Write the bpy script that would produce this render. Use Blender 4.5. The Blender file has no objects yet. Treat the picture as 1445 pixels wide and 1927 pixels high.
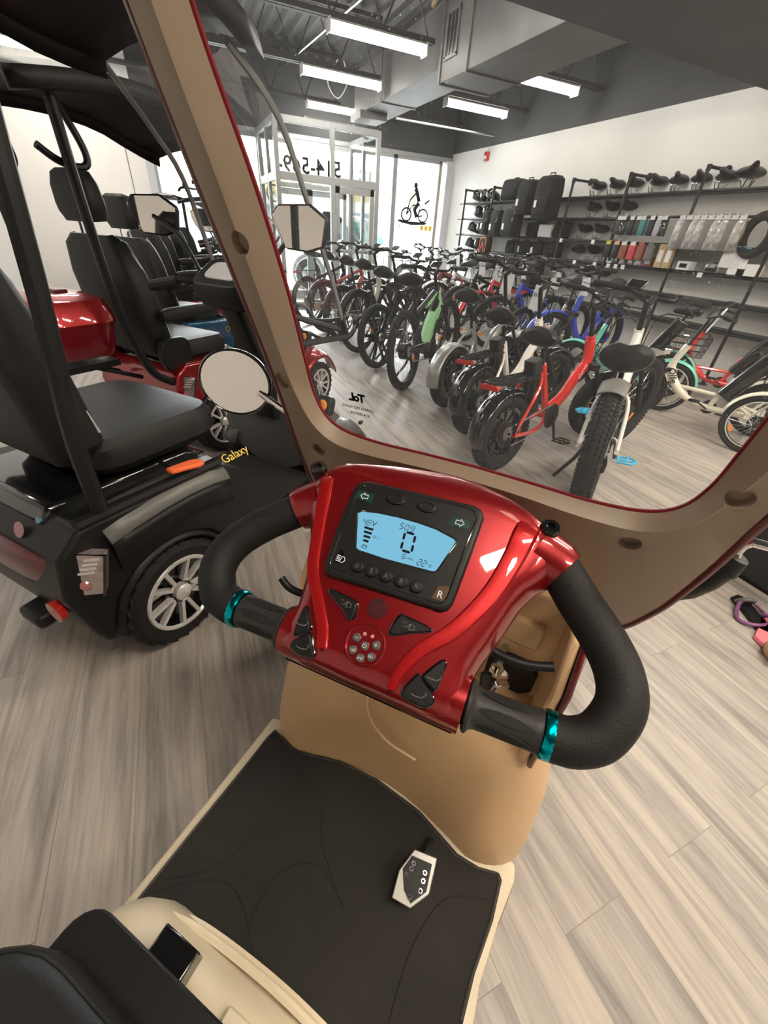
import bpy, math, random
from mathutils import Vector, Matrix, Quaternion
PI = math.pi
sin, cos, rad = math.sin, math.cos, math.radians
random.seed(7)
SC = bpy.context.scene
COL = SC.collection
V = Vector

# ------------------------------------------------------------------ materials
MATS = {}
def _new(name):
    m = bpy.data.materials.new(name); m.use_nodes = True
    nt = m.node_tree; b = nt.nodes['Principled BSDF']
    MATS[name] = m
    return m, nt, b
def mat(name, c, rough=.5, metal=0., coat=0., spec=.5, bump=0., bscale=200., var=0., vscale=6., emit=0., alpha=None):
    if name in MATS: return MATS[name]
    m, nt, b = _new(name)
    c4 = (c[0], c[1], c[2], 1)
    b.inputs['Base Color'].default_value = c4
    b.inputs['Roughness'].default_value = rough
    b.inputs['Metallic'].default_value = metal
    b.inputs['Coat Weight'].default_value = coat
    b.inputs['Coat Roughness'].default_value = .04
    b.inputs['Specular IOR Level'].default_value = spec if max(c) > .05 or coat else spec*.6
    if emit:
        b.inputs['Emission Color'].default_value = c4; b.inputs['Emission Strength'].default_value = emit
    if bump or var:
        tc = nt.nodes.new('ShaderNodeTexCoord')
    if bump:
        n = nt.nodes.new('ShaderNodeTexNoise'); n.inputs['Scale'].default_value = bscale; n.inputs['Detail'].default_value = 3
        bp = nt.nodes.new('ShaderNodeBump'); bp.inputs['Strength'].default_value = bump; bp.inputs['Distance'].default_value = .002
        nt.links.new(tc.outputs['Object'], n.inputs['Vector']); nt.links.new(n.outputs['Fac'], bp.inputs['Height'])
        nt.links.new(bp.outputs['Normal'], b.inputs['Normal'])
    if var:
        n = nt.nodes.new('ShaderNodeTexNoise'); n.inputs['Scale'].default_value = vscale; n.inputs['Detail'].default_value = 5
        r = nt.nodes.new('ShaderNodeValToRGB')
        r.color_ramp.elements[0].position = .35; r.color_ramp.elements[1].position = .68
        r.color_ramp.elements[0].color = tuple(max(0, x*(1-var)) for x in c) + (1,)
        r.color_ramp.elements[1].color = tuple(min(1, x*(1+var*.6)) for x in c) + (1,)
        nt.links.new(tc.outputs['Object'], n.inputs['Vector']); nt.links.new(n.outputs['Fac'], r.inputs['Fac'])
        nt.links.new(r.outputs['Color'], b.inputs['Base Color'])
    return m
def paint(name, c, flake=1.):
    """metallic car paint under clear coat"""
    m, nt, b = _new(name)
    b.inputs['Base Color'].default_value = (*c, 1)
    b.inputs['Metallic'].default_value = .55*flake; b.inputs['Roughness'].default_value = .34
    b.inputs['Coat Weight'].default_value = 1; b.inputs['Coat Roughness'].default_value = .03
    return m
def glass(name, tint=(1, 1, 1), dust=0., refl=1., dscale=60.):
    """thin clear sheet: lets light straight through, Fresnel shine, a film of dust that scatters"""
    m, nt, b = _new(name)
    nt.nodes.remove(b)
    out = nt.nodes['Material Output']
    tr = nt.nodes.new('ShaderNodeBsdfTransparent'); tr.inputs['Color'].default_value = (*tint, 1)
    gl = nt.nodes.new('ShaderNodeBsdfGlossy'); gl.inputs['Roughness'].default_value = .02
    fr = nt.nodes.new('ShaderNodeFresnel'); fr.inputs['IOR'].default_value = 1.35
    mx = nt.nodes.new('ShaderNodeMixShader')
    k = nt.nodes.new('ShaderNodeMath'); k.operation = 'MULTIPLY'; k.inputs[1].default_value = refl
    nt.links.new(fr.outputs[0], k.inputs[0]); nt.links.new(k.outputs[0], mx.inputs[0])
    nt.links.new(tr.outputs[0], mx.inputs[1]); nt.links.new(gl.outputs[0], mx.inputs[2])
    last = mx
    if dust:
        tc = nt.nodes.new('ShaderNodeTexCoord')
        vo = nt.nodes.new('ShaderNodeTexVoronoi'); vo.inputs['Scale'].default_value = dscale*3.3
        no = nt.nodes.new('ShaderNodeTexNoise'); no.inputs['Scale'].default_value = 5; no.inputs['Detail'].default_value = 4
        for t in (vo, no): nt.links.new(tc.outputs['Object'], t.inputs['Vector'])
        lt = nt.nodes.new('ShaderNodeMapRange'); lt.inputs['From Min'].default_value = .22; lt.inputs['From Max'].default_value = .06
        lt.inputs['To Min'].default_value = 0; lt.inputs['To Max'].default_value = 1
        nt.links.new(vo.outputs['Distance'], lt.inputs['Value'])
        nr = nt.nodes.new('ShaderNodeMapRange'); nr.inputs['From Min'].default_value = .52; nr.inputs['From Max'].default_value = .68
        nt.links.new(no.outputs['Fac'], nr.inputs['Value'])
        mu = nt.nodes.new('ShaderNodeMath'); mu.operation = 'MULTIPLY'
        nt.links.new(lt.outputs[0], mu.inputs[0]); nt.links.new(nr.outputs[0], mu.inputs[1])
        ad = nt.nodes.new('ShaderNodeMath'); ad.operation = 'MULTIPLY_ADD'; ad.inputs[1].default_value = .35; ad.inputs[2].default_value = dust
        nt.links.new(mu.outputs[0], ad.inputs[0])
        df = nt.nodes.new('ShaderNodeBsdfTranslucent'); df.inputs['Color'].default_value = (.9, .92, .95, 1)
        m2 = nt.nodes.new('ShaderNodeMixShader')
        nt.links.new(ad.outputs[0], m2.inputs[0]); nt.links.new(mx.outputs[0], m2.inputs[1]); nt.links.new(df.outputs[0], m2.inputs[2])
        last = m2
    nt.links.new(last.outputs[0], out.inputs['Surface'])
    return m
def floor_mat():
    m, nt, b = _new('grey_oak_vinyl')
    N, L = nt.nodes.new, nt.links.new
    tc = N('ShaderNodeTexCoord')
    mp = N('ShaderNodeMapping'); mp.inputs['Rotation'].default_value = (0, 0, PI/2)
    L(tc.outputs['Object'], mp.inputs['Vector'])
    br = N('ShaderNodeTexBrick'); br.inputs['Scale'].default_value = 1
    br.inputs['Brick Width'].default_value = 1.22; br.inputs['Row Height'].default_value = .18
    br.inputs['Mortar Size'].default_value = .0011; br.inputs['Mortar Smooth'].default_value = .3; br.inputs['Bias'].default_value = 0
    br.offset = .37; br.offset_frequency = 2
    br.inputs['Color1'].default_value = (0, 0, 0, 1); br.inputs['Color2'].default_value = (1, 1, 1, 1)
    br.inputs['Mortar'].default_value = (.5, .5, .5, 1)
    L(mp.outputs[0], br.inputs['Vector'])
    # grain runs along the plank; every plank shifts the grain
    sh = N('ShaderNodeVectorMath'); sh.operation = 'MULTIPLY'; sh.inputs[1].default_value = (7.3, 3.1, 11.)
    L(br.outputs['Color'], sh.inputs[0])
    ad = N('ShaderNodeVectorMath'); ad.operation = 'ADD'; L(tc.outputs['Object'], ad.inputs[0]); L(sh.outputs[0], ad.inputs[1])
    mg = N('ShaderNodeMapping'); mg.inputs['Scale'].default_value = (11, .9, 1); L(ad.outputs[0], mg.inputs['Vector'])
    n1 = N('ShaderNodeTexNoise'); n1.inputs['Scale'].default_value = 1.5; n1.inputs['Detail'].default_value = 8; n1.inputs['Roughness'].default_value = .62; n1.inputs['Distortion'].default_value = .6
    L(mg.outputs[0], n1.inputs['Vector'])
    mh = N('ShaderNodeMapping'); mh.inputs['Scale'].default_value = (60, 2.2, 1); L(ad.outputs[0], mh.inputs['Vector'])
    n2 = N('ShaderNodeTexNoise'); n2.inputs['Scale'].default_value = 1.6; n2.inputs['Detail'].default_value = 5; n2.inputs['Roughness'].default_value = .7
    L(mh.outputs[0], n2.inputs['Vector'])
    r1 = N('ShaderNodeValToRGB'); e = r1.color_ramp.elements
    e[0].position = .27; e[0].color = (.20, .18, .17, 1); e[1].position = .66; e[1].color = (.56, .50, .44, 1)
    x = e.new(.42); x.color = (.37, .335, .31, 1); x = e.new(.52); x.color = (.465, .425, .385, 1)
    L(n1.outputs['Fac'], r1.inputs['Fac'])
    r2 = N('ShaderNodeValToRGB'); e = r2.color_ramp.elements
    e[0].position = .3; e[0].color = (.72, .71, .71, 1); e[1].position = .6; e[1].color = (1, 1, 1, 1)
    L(n2.outputs['Fac'], r2.inputs['Fac'])
    mm = N('ShaderNodeMix'); mm.data_type = 'RGBA'; mm.blend_type = 'MULTIPLY'; mm.inputs['Factor'].default_value = .8
    L(r1.outputs['Color'], mm.inputs['A']); L(r2.outputs['Color'], mm.inputs['B'])
    r3 = N('ShaderNodeValToRGB'); r3.color_ramp.elements[0].color = (.84, .84, .85, 1); r3.color_ramp.elements[1].color = (1.0, .985, .96, 1)
    L(br.outputs['Color'], r3.inputs['Fac'])
    m3 = N('ShaderNodeMix'); m3.data_type = 'RGBA'; m3.blend_type = 'MULTIPLY'; m3.inputs['Factor'].default_value = 1
    L(mm.outputs['Result'], m3.inputs['A']); L(r3.outputs['Color'], m3.inputs['B'])
    m4 = N('ShaderNodeMix'); m4.data_type = 'RGBA'; m4.inputs['B'].default_value = (.16, .14, .12, 1)
    sc = N('ShaderNodeMath'); sc.operation = 'MULTIPLY'; sc.inputs[1].default_value = .6
    L(br.outputs['Fac'], sc.inputs[0]); L(sc.outputs[0], m4.inputs['Factor']); L(m3.outputs['Result'], m4.inputs['A'])
    L(m4.outputs['Result'], b.inputs['Base Color'])
    b.inputs['Roughness'].default_value = .42; b.inputs['Specular IOR Level'].default_value = .4
    bp = N('ShaderNodeBump'); bp.inputs['Strength'].default_value = .08; bp.inputs['Distance'].default_value = .002
    L(n2.outputs['Fac'], bp.inputs['Height']); L(bp.outputs['Normal'], b.inputs['Normal'])
    return m
def emission(name, c, s):
    m, nt, b = _new(name)
    nt.nodes.remove(b)
    e = nt.nodes.new('ShaderNodeEmission'); e.inputs['Color'].default_value = (*c, 1); e.inputs['Strength'].default_value = s
    nt.links.new(e.outputs[0], nt.nodes['Material Output'].inputs['Surface'])
    return m

FLOOR = floor_mat()
WHITE = mat('white_wall_paint', (.83, .81, .78), .7, bump=.05, bscale=90, var=.02, vscale=1.2)
GREYTRIM = mat('grey_trim_paint', (.55, .56, .6), .6)
DECK = mat('dark_deck_paint', (.15, .15, .155), .6, var=.12, vscale=3)
DARKC = mat('dark_ceiling_paint', (.075, .076, .08), .75, var=.15, vscale=1.3)
JOIST = mat('dark_steel_joist', (.05, .05, .053), .6)
DUCT = mat('painted_duct_metal', (.155, .152, .15), .55, var=.15, vscale=2.5)
ALU = mat('brushed_aluminium', (.36, .37, .37), .45, .4)
EDGEM = mat('red_rubber_edge', (.16, .008, .014), .6, spec=.2)
SILVER = mat('silver_wheel_paint', (.72, .71, .70), .28, .35)
CLEDGE = mat('clear_edge_plastic', (.16, .165, .17), .2, coat=.8)
CHROME = mat('polished_chrome', (.9, .9, .91), .07, 1.)
STEEL = mat('dull_steel', (.55, .55, .56), .3, 1.)
BLK = mat('black_plastic', (.010, .010, .0105), .42, bump=.06, bscale=400)
BLKG = mat('glossy_black', (.006, .006, .0065), .12, coat=.7)
BLKM = mat('matt_black_tube', (.0095, .0095, .010), .45)
RUB = mat('black_tyre_rubber', (.013, .0127, .0124), .7, bump=.12, bscale=260)
FOAM = mat('black_grip_foam', (.011, .0108, .0103), .62, bump=.4, bscale=380)
LEATH = mat('black_leather', (.014, .014, .0155), .42, bump=.3, bscale=330)
SEATM = mat('charcoal_seat_vinyl', (.014, .0138, .0136), .5, bump=.15, bscale=300)
CLOTH = mat('black_bag_fabric', (.009, .009, .0105), .85, bump=.3, bscale=250)
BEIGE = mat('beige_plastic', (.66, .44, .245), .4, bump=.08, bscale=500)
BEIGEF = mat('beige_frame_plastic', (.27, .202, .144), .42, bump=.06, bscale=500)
CREAM = mat('cream_plastic', (.66, .57, .42), .4)
MATM = mat('dark_floor_mat', (.022, .020, .018), .8, bump=.35, bscale=500, var=.22, vscale=5)
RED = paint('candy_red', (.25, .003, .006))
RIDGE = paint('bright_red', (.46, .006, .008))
DRED = mat('deep_red_plastic', (.10, .004, .008), .3, coat=.4)
SRED = paint('scooter_red', (.30, .006, .008))
TEAL = mat('teal_anodised', (.0, .42, .5), .22, 1.)
ORANGE = mat('orange_plastic', (.95, .16, .04), .5)
AMBER = mat('amber_reflector', (.9, .3, .03), .25, coat=.5)
REDL = mat('red_lens', (.5, .02, .015), .2, coat=.7)
CLEARL = mat('clear_lamp_lens', (.55, .46, .45), .12, .6, coat=1, var=.25, vscale=40)
MIRROR = mat('mirror_glass', (.9, .88, .88), .02, 1.)
WHITEP = mat('white_paint_gloss', (.82, .80, .76), .25, coat=.6)
CREAMP = mat('cream_bike_paint', (.74, .70, .60), .28, coat=.6)
BRED = mat('red_bike_paint', (.72, .03, .025), .25, coat=.7)
GREEN = mat('light_green_paint', (.30, .60, .30), .35, coat=.4)
MINT = mat('mint_paint', (.16, .62, .50), .3, coat=.5)
BLUE = mat('blue_bike_paint', (.03, .06, .5), .3, coat=.5)
NAVY = mat('dark_blue_paint', (.015, .10, .2), .2, coat=.8)
GREYP = mat('grey_bike_paint', (.28, .28, .27), .3, .4, coat=.5)
OLIVE = mat('sand_bike_paint', (.42, .40, .34), .4)
SILVERF = mat('silver_fender', (.42, .42, .41), .32, .6)
CYAN = mat('cyan_pedal', (.06, .50, .85), .4)
PAPER = mat('white_paper', (.82, .82, .82), .8)
INK = mat('printed_ink', (.012, .012, .014), .7, spec=.1)
GOLD = mat('gold_lettering', (.8, .58, .12), .3, .6)
PALE = mat('pale_grey_plastic', (.55, .55, .56), .5)
GREYG = mat('mid_grey_plastic', (.16, .155, .15), .45)
CARD = mat('cardboard', (.5, .36, .2), .8)
POUCH = mat('clear_bag_plastic', (.42, .40, .38), .25, coat=.6, var=.55, vscale=14, bump=.6, bscale=25)
SKYBLUE = mat('blue_card', (.15, .5, .75), .6)
BROWN = mat('rust_red_rubber', (.3, .08, .045), .6)
WINGLASS = glass('window_glass', (.97, .985, .98), 0, .9)
DUSTGLASS = glass('dusty_windscreen_glass', (.96, .97, .97), .03, .5)
CLEARSHEET = glass('clear_plastic_sheet', (.95, .96, .96), .02, .3, 40)
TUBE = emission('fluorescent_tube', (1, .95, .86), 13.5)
WARMFILL = emission('warm_fill_tube', (1, .88, .72), 30)  # glow of the added out-of-view lamps only
LCD = emission('lcd_backlight', (.25, .62, .85), .42)
SIGNW = emission('lit_symbol', (1, .96, .9), .4)

# ------------------------------------------------------------------ mesh builder
def cr(pts, k=6, closed=False):
    """Catmull-Rom through points"""
    P = [V(p) for p in pts]; n = len(P); out = []
    rng = n if closed else n-1
    for i in range(rng):
        if closed: a, b, c, d = P[(i-1) % n], P[i], P[(i+1) % n], P[(i+2) % n]
        else: a, b, c, d = P[max(i-1, 0)], P[i], P[i+1], P[min(i+2, n-1)]
        for j in range(k):
            t = j/k
            out.append(.5*((2*b)+(c-a)*t+(2*a-5*b+4*c-d)*t*t+(3*b-a-3*c+d)*t**3))
    if not closed: out.append(P[-1])
    return out
def rrect(w, h, r, n=4, cx=0, cy=0):
    o = []
    for sx, sy, a0 in ((1, 1, 0), (-1, 1, 90), (-1, -1, 180), (1, -1, 270)):
        for i in range(n+1):
            a = rad(a0+90*i/n); o.append((cx+sx*(w/2-r)+r*cos(a), cy+sy*(h/2-r)+r*sin(a)))
    return o
def T(x=0, y=0, z=0): return Matrix.Translation((x, y, z))
def R(deg, ax): return Matrix.Rotation(rad(deg), 4, ax)
def frame_to(p, d, up=(0, 0, 1)):
    """matrix whose local z looks along d, at p"""
    d = V(d).normalized(); u = V(up)
    if abs(d.dot(u)) > .98: u = V((1, 0, 0))
    x = u.cross(d).normalized(); y = d.cross(x)
    return Matrix(((x.x, y.x, d.x, p[0]), (x.y, y.y, d.y, p[1]), (x.z, y.z, d.z, p[2]), (0, 0, 0, 1)))
class MB:
    def __init__(s, M=None): s.v = []; s.f = []; s.M = M
    def add(s, vs, fs, M=None):
        o = len(s.v)
        if M is not None: vs = [M @ V(v) for v in vs]
        if s.M is not None: vs = [s.M @ V(v) for v in vs]
        s.v += [tuple(v) for v in vs]; s.f += [tuple(i+o for i in f) for f in fs]
        return s
    def box(s, c, d, M=None):
        x, y, z = d[0]/2, d[1]/2, d[2]/2
        vs = [(c[0]+a*x, c[1]+b*y, c[2]+e*z) for a in (-1, 1) for b in (-1, 1) for e in (-1, 1)]
        return s.add(vs, [(0, 1, 3, 2), (4, 6, 7, 5), (0, 4, 5, 1), (2, 3, 7, 6), (0, 2, 6, 4), (1, 5, 7, 3)], M)
    def loft(s, rings, cap=True, closed=False, M=None):
        n = len(rings[0]); vs = [p for r in rings for p in r]; fs = []
        m = len(rings)
        for i in range(m if closed else m-1):
            a = i*n; b = ((i+1) % m)*n
            for j in range(n):
                k = (j+1) % n
                fs.append((a+j, a+k, b+k, b+j))
        if cap and not closed: fs += [tuple(range(n-1, -1, -1)), tuple(range((m-1)*n, m*n))]
        return s.add(vs, fs, M)
    def sheet(s, rows, M=None):
        n = len(rows[0]); vs = [p for r in rows for p in r]
        return s.add(vs, [(i*n+j, i*n+j+1, (i+1)*n+j+1, (i+1)*n+j) for i in range(len(rows)-1) for j in range(n-1)], M)
    def tube(s, pts, r, n=8, closed=False, M=None, flat=None, up=None):
        P = [V(p) for p in pts]; m = len(P)
        rr = r if isinstance(r, (list, tuple)) else [r]*m
        tg = []
        for i in range(m):
            a = P[i-1] if (i > 0 or closed) else P[i]; b = P[(i+1) % m] if (i < m-1 or closed) else P[i]
            d = (b-a); tg.append(d.normalized() if d.length > 1e-9 else V((0, 0, 1)))
        u0 = V(up) if up else (V((0, 0, 1)) if abs(tg[0].z) < .9 else V((1, 0, 0)))
        x = (u0-tg[0]*u0.dot(tg[0])).normalized()
        rings = []
        for i in range(m):
            if i: x = (x-tg[i]*x.dot(tg[i])); x = x.normalized() if x.length > 1e-6 else tg[i].orthogonal().normalized()
            y = tg[i].cross(x); fl = flat if flat else 1
            rings.append([P[i]+(x*cos(2*PI*j/n)*fl+y*sin(2*PI*j/n))*rr[i] for j in range(n)])
        return s.loft(rings, True, closed, M)
    def lathe(s, prof, M=None, n=20, ang=2*PI, cap=True):
        """profile of (radius, height) around local z"""
        rings = [[(r*cos(ang*j/n), r*sin(ang*j/n), h) for j in range(n)] for r, h in prof]
        return s.loft(rings, cap, False, M)
    def prism(s, o2, z0, z1, M=None, inset=0., top=None):
        n = len(o2)
        if inset:
            cx = sum(p[0] for p in o2)/n; cy = sum(p[1] for p in o2)/n
            def sc(p):
                d = math.hypot(p[0]-cx, p[1]-cy); k = max(0, d-inset)/d if d else 1
                return (cx+(p[0]-cx)*k, cy+(p[1]-cy)*k)
            h = inset if z1 > z0 else -inset
            rings = [[(x, y, z0) for x, y in o2], [(x, y, z1-h) for x, y in o2], [(*sc(p), z1) for p in o2]]
        else: rings = [[(x, y, z0) for x, y in o2], [(x, y, z1) for x, y in o2]]
        return s.loft(rings, True, False, M)
    def ell(s, c, r, n=16, m=10, M=None):
        rings = []
        for i in range(m+1):
            t = PI*i/m-PI/2; k = max(cos(t), .02)
            rings.append([(c[0]+r[0]*k*cos(2*PI*j/n), c[1]+r[1]*k*sin(2*PI*j/n), c[2]+r[2]*sin(t)) for j in range(n)])
        return s.loft(rings, True, False, M)
    def torus(s, Rr, r, M=None, n=40, m=10, fl=1.):
        """ring around local z"""
        rings = [[((Rr+r*cos(2*PI*j/m))*cos(2*PI*i/n), (Rr+r*cos(2*PI*j/m))*sin(2*PI*i/n), r*fl*sin(2*PI*j/m)) for j in range(m)] for i in range(n)]
        return s.loft(rings, False, True, M)
    def seg(s, p, q, w, h=None, M=None):
        """rectangular bar between two points"""
        p, q = V(p), V(q); F = frame_to((p+q)/2, q-p)
        return s.box((0, 0, 0), (w, h or w, (q-p).length), (M @ F) if M is not None else F)
    def mesh(s, name, m, sm=35):
        me = bpy.data.meshes.new(name); me.from_pydata(s.v, [], s.f); me.update()
        if m: me.materials.append(m)
        if sm:
            me.polygons.foreach_set('use_smooth', [True]*len(me.polygons)); me.set_sharp_from_angle(angle=rad(sm))
        return me
    def build(s, name, m, parent=None, sm=35, bev=0, sub=0, solid=0, seg_=2):
        o = bpy.data.objects.new(name, s.mesh(name, m, sm)); COL.objects.link(o)
        if parent: o.parent = parent
        if solid:
            d = o.modifiers.new('solid', 'SOLIDIFY'); d.thickness = solid; d.offset = 0
        if bev:
            d = o.modifiers.new('bevel', 'BEVEL'); d.width = bev; d.segments = seg_; d.limit_method = 'ANGLE'; d.angle_limit = rad(40)
        if sub:
            d = o.modifiers.new('sub', 'SUBSURF'); d.levels = sub; d.render_levels = sub
        return o
CACHE = {}
def shared(key, name, fn, m, parent, M=None, sm=35):
    """one mesh, many objects"""
    k = (key, m.name)
    if k not in CACHE: CACHE[k] = fn().mesh(name, m, sm)
    o = bpy.data.objects.new(name, CACHE[k]); COL.objects.link(o); o.parent = parent
    if M is not None: o.matrix_local = M
    return o
def tag(o, label=None, cat=None, group=None, kind=None):
    if label: o['label'] = label
    if cat: o['category'] = cat
    if group: o['group'] = group
    if kind: o['kind'] = kind
    return o
def empty(name, loc=(0, 0, 0), rz=0, lean=0):
    o = bpy.data.objects.new(name, None); COL.objects.link(o); o.location = loc
    o.rotation_euler = (lean, 0, rz); o.empty_display_size = .1
    return o
def struct(o): o['kind'] = 'structure'; return o
def copy_tree(o, parent=None):
    c = o.copy(); COL.objects.link(c)
    if parent: c.parent = parent
    for ch in list(o.children): copy_tree(ch, c)
    return c
def text_mb(s, size, M, mirror=False, depth=.0008, align='CENTER', spacing=1., shear=0., bold=0.):
    cu = bpy.data.curves.new('lettering', 'FONT'); cu.body = s; cu.size = size; cu.extrude = depth
    cu.align_x = align; cu.align_y = 'CENTER'; cu.space_character = spacing; cu.resolution_u = 2; cu.shear = shear; cu.offset = bold
    o = bpy.data.objects.new('lettering', cu); COL.objects.link(o)
    dg = bpy.context.evaluated_depsgraph_get()
    me = bpy.data.meshes.new_from_object(o.evaluated_get(dg))
    bpy.data.objects.remove(o); bpy.data.curves.remove(cu)
    mb = MB()
    S = Matrix.Diagonal((-1, 1, 1, 1)) if mirror else Matrix.Identity(4)
    mb.add([v.co for v in me.vertices], [tuple(p.vertices) for p in me.polygons], M @ S)
    bpy.data.meshes.remove(me)
    return mb

# ================================================================== THE SHOP
XW, YS, XL, YB = 6.1, 10.28, -2.2, -4.2
fl = MB(); fl.box((1.95, 3.0, -.05), (8.5, 14.6, .1)); struct(fl.build('floor', FLOOR, sm=0))
struct(MB().box((XW+.06, 3.04, 1.43), (.12, 14.6, 2.86)).build('wall_right', WHITE, sm=0))
struct(MB().box((XW+.06, 3.04, 3.4), (.12, 14.6, 1.08)).build('wall_right_upper', DARKC, sm=0))
struct(MB().box((XL-.06, 3.04, 1.97), (.12, 14.6, 3.94)).build('wall_left', WHITE, sm=0))
struct(MB().box((1.95, YB-.06, 1.4), (8.3, .12, 2.8)).build('wall_back', WHITE, sm=0))
# storefront wall: solid bay at left, dark bulkhead above the glass, jambs
struct(MB().box(((XL-.12)/2, YS+.08, 1.97), (-XL-.12, .16, 3.94)).build('wall_front', WHITE, sm=0))
struct(MB().box((-.40, YS-.004, 1.95), (.012, .01, 3.9)).build('trim_7', GREYG, sm=0))
struct(MB().box((2.99, YS+.08, 3.33), (6.22, .16, 1.22)).build('wall_front_upper', DARKC, sm=0))
struct(MB().box((-.06, YS+.03, 1.36), (.12, .26, 2.72)).build('trim_1', GREYTRIM, sm=0, bev=.006))
struct(MB().box((6.01, YS+.02, 1.36), (.18, .3, 2.72)).build('trim_2', GREYTRIM, sm=0, bev=.006))
struct(MB().box((3.0, YS+.02, 2.755), (6.2, .1, .07)).build('trim_3', ALU, sm=0))
struct(MB().box((5.84, YS+.02, 1.36), (.03, .08, 2.72)).build('trim_4', CARD, sm=0))
def window(n, x0, x1, z0=.08, z1=2.72, y=YS+.03):
    f = MB(); w = .05
    f.box((x0+w/2, y, (z0+z1)/2), (w, .09, z1-z0)); f.box((x1-w/2, y, (z0+z1)/2), (w, .09, z1-z0))
    f.box(((x0+x1)/2, y, z0+.04), (x1-x0, .09, .08)); f.box(((x0+x1)/2, y, z1-.03), (x1-x0, .09, .06))
    o = struct(f.build('window_%d' % n, ALU, sm=0, bev=.003))
    MB().box(((x0+x1)/2, y, (z0+z1)/2), (x1-x0-.08, .006, z1-z0-.1)).build('pane', WINGLASS, o, sm=0)
struct(MB().box((3.0, YS+.02, .04), (6.0, .12, .08)).build('trim_5', ALU, sm=0))
for i, (a, b) in enumerate(((0, 1.87), (3.7, 4.71), (4.71, 5.83))): window(i+1, a, b)
# entrance vestibule, aluminium and glass, standing into the shop
vy = 8.8
def vest():
    f = MB(); p = .075
    for x in (1.87, 2.83, 3.68): f.box((x, vy, 1.39), (p, p, 2.78))
    for x in (1.87, 3.68): f.box((x, YS-.06, 1.36), (p, p, 2.72)); f.box((x, 9.5, 1.36), (.06, .06, 2.72))
    for z, t in ((2.745, .09), (2.03, .11), (.06, .12)):
        if z > .1 or True:
            for x in (1.87, 3.68): f.box((x, (vy+YS)/2, z), (.06, YS-vy, t))
            if z > .1: f.box((2.775, vy, z), (1.81, .07, t))
    f.box((2.35, vy, .06), (.96, .07, .12))
    f.seg((3.3, vy+.02, 2.74), (3.64, vy+.5, 2.74), .03)
    o = struct(f.build('trim_6', ALU, sm=0, bev=.004))
    g = MB(); g.box((2.35, vy, 1.1), (.9, .006, 1.9)); g.box((2.775, vy, 2.4), (1.76, .006, .66))
    for x in (1.87, 3.68): g.box((x, 9.54, 1.4), (.006, 1.36, 2.6))
    g.build('pane', WINGLASS, o, sm=0)
vest()
def door(n, x0, x1, y, z1=1.97):
    f = MB(); w = .08
    for x in (x0+w/2, x1-w/2): f.box((x, y, z1/2+.01), (w, .045, z1))
    for z in (.11, 1.0, z1-.05): f.box(((x0+x1)/2, y, z), (x1-x0, .045, .1 if z != 1.0 else .06))
    o = struct(f.build('door_%d' % n, ALU, sm=0, bev=.003))
    MB().box(((x0+x1)/2, y, z1/2), (x1-x0-.1, .006, z1-.14)).build('pane', WINGLASS, o, sm=0)
    MB().tube([(x0+.06, y-.02, .95), (x0+.06, y-.07, .97), (x0+.06, y-.07, 1.27), (x0+.06, y-.02, 1.29)], .012).build('handle', STEEL, o)
door(1, 2.88, 3.63, vy); door(2, 1.95, 2.8, YS+.03); door(3, 2.8, 3.62, YS+.03)
struct(MB().box((2.78, YS+.03, 2.03), (1.75, .09, .1)).box((2.78, YS+.03, 2.68), (1.75, .09, .08)).build('window_4', ALU, sm=0))
# ceiling: fluted deck, bar joists, lower dark soffit over the near half
d = MB(); p = []; x = XL
while x < XW:
    p += [(x, 0), (x+.05, .045), (x+.11, .045), (x+.16, 0)]; x += .21
d.sheet([[(a, 3.2, 3.86+b) for a, b in p], [(a, YS+.2, 3.86+b) for a, b in p]])
struct(d.build('ceiling', DECK, sm=0))
struct(MB().box((1.95, 3.04, 4.0), (8.5, 14.6, .06)).build('ceiling_roof', DARKC, sm=0))
struct(MB().box((1.95, -.35, 2.686), (8.3, 7.7, .1)).build('ceiling_lower', DARKC, sm=0))
struct(MB().box((1.95, 3.47, 3.25), (8.3, .06, 1.2)).build('ceiling_beam_5', DARKC, sm=0))
def joist(y):
    m = MB(); z0, z1 = 3.22, 3.8
    for a, b in ((XL, 3.30), (4.15, XW)):
        for z in (z0, z1):
            for s in (-.035, .035): m.box(((a+b)/2, y+s, z), (b-a, .05, .045))
        x = a+.05
        while x < b-.6:
            m.tube([(x, y, z0), (x+.3, y, z1), (x+.6, y, z0)], .011, 5); x += .6
    return m
for i, y in enumerate((4.72, 6.34, 7.97, 9.77)): struct(joist(y).build('ceiling_beam_%d' % (i+1), JOIST, sm=0))
# fluorescent strip lights
def strip(x, y, z, label, ln=1.19, group='fluorescent strip lights', tube=None):
    t = tag(empty('fluorescent_light', (x, y, z)), label, 'ceiling light', group)
    shared(('lt', ln), 'housing', lambda: MB().prism([(-.07, .035), (-.045, .06), (.045, .06), (.07, .035)], -ln/2, ln/2, R(90, 'Y') @ R(90, 'Z')), WHITEP, t)
    shared(('ld', ln), 'diffuser', lambda: MB().prism([(-.07, .034), (-.062, -.03), (-.03, -.04), (.03, -.04), (.062, -.03), (.07, .034)], -ln/2+.01, ln/2-.01, R(90, 'Y') @ R(90, 'Z')), tube or TUBE, t)
    for s in (-1, 1): shared('lc', 'end_cap', lambda: MB().box((0, 0, .005), (.014, .15, .11)), WHITEP, t, T(s*ln/2, 0, 0))
    return t
strip(2.60, 6.33, 3.135, 'nearest and longest-looking of the fluorescent strip lights left of the duct')
strip(2.72, 7.96, 3.135, 'fluorescent strip light in the middle of the three left of the duct')
strip(3.27, 9.75, 3.135, 'fluorescent strip light just above the glass entrance vestibule')
strip(5.06, 6.37, 3.135, 'nearer fluorescent strip light half hidden right of the duct')
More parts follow.
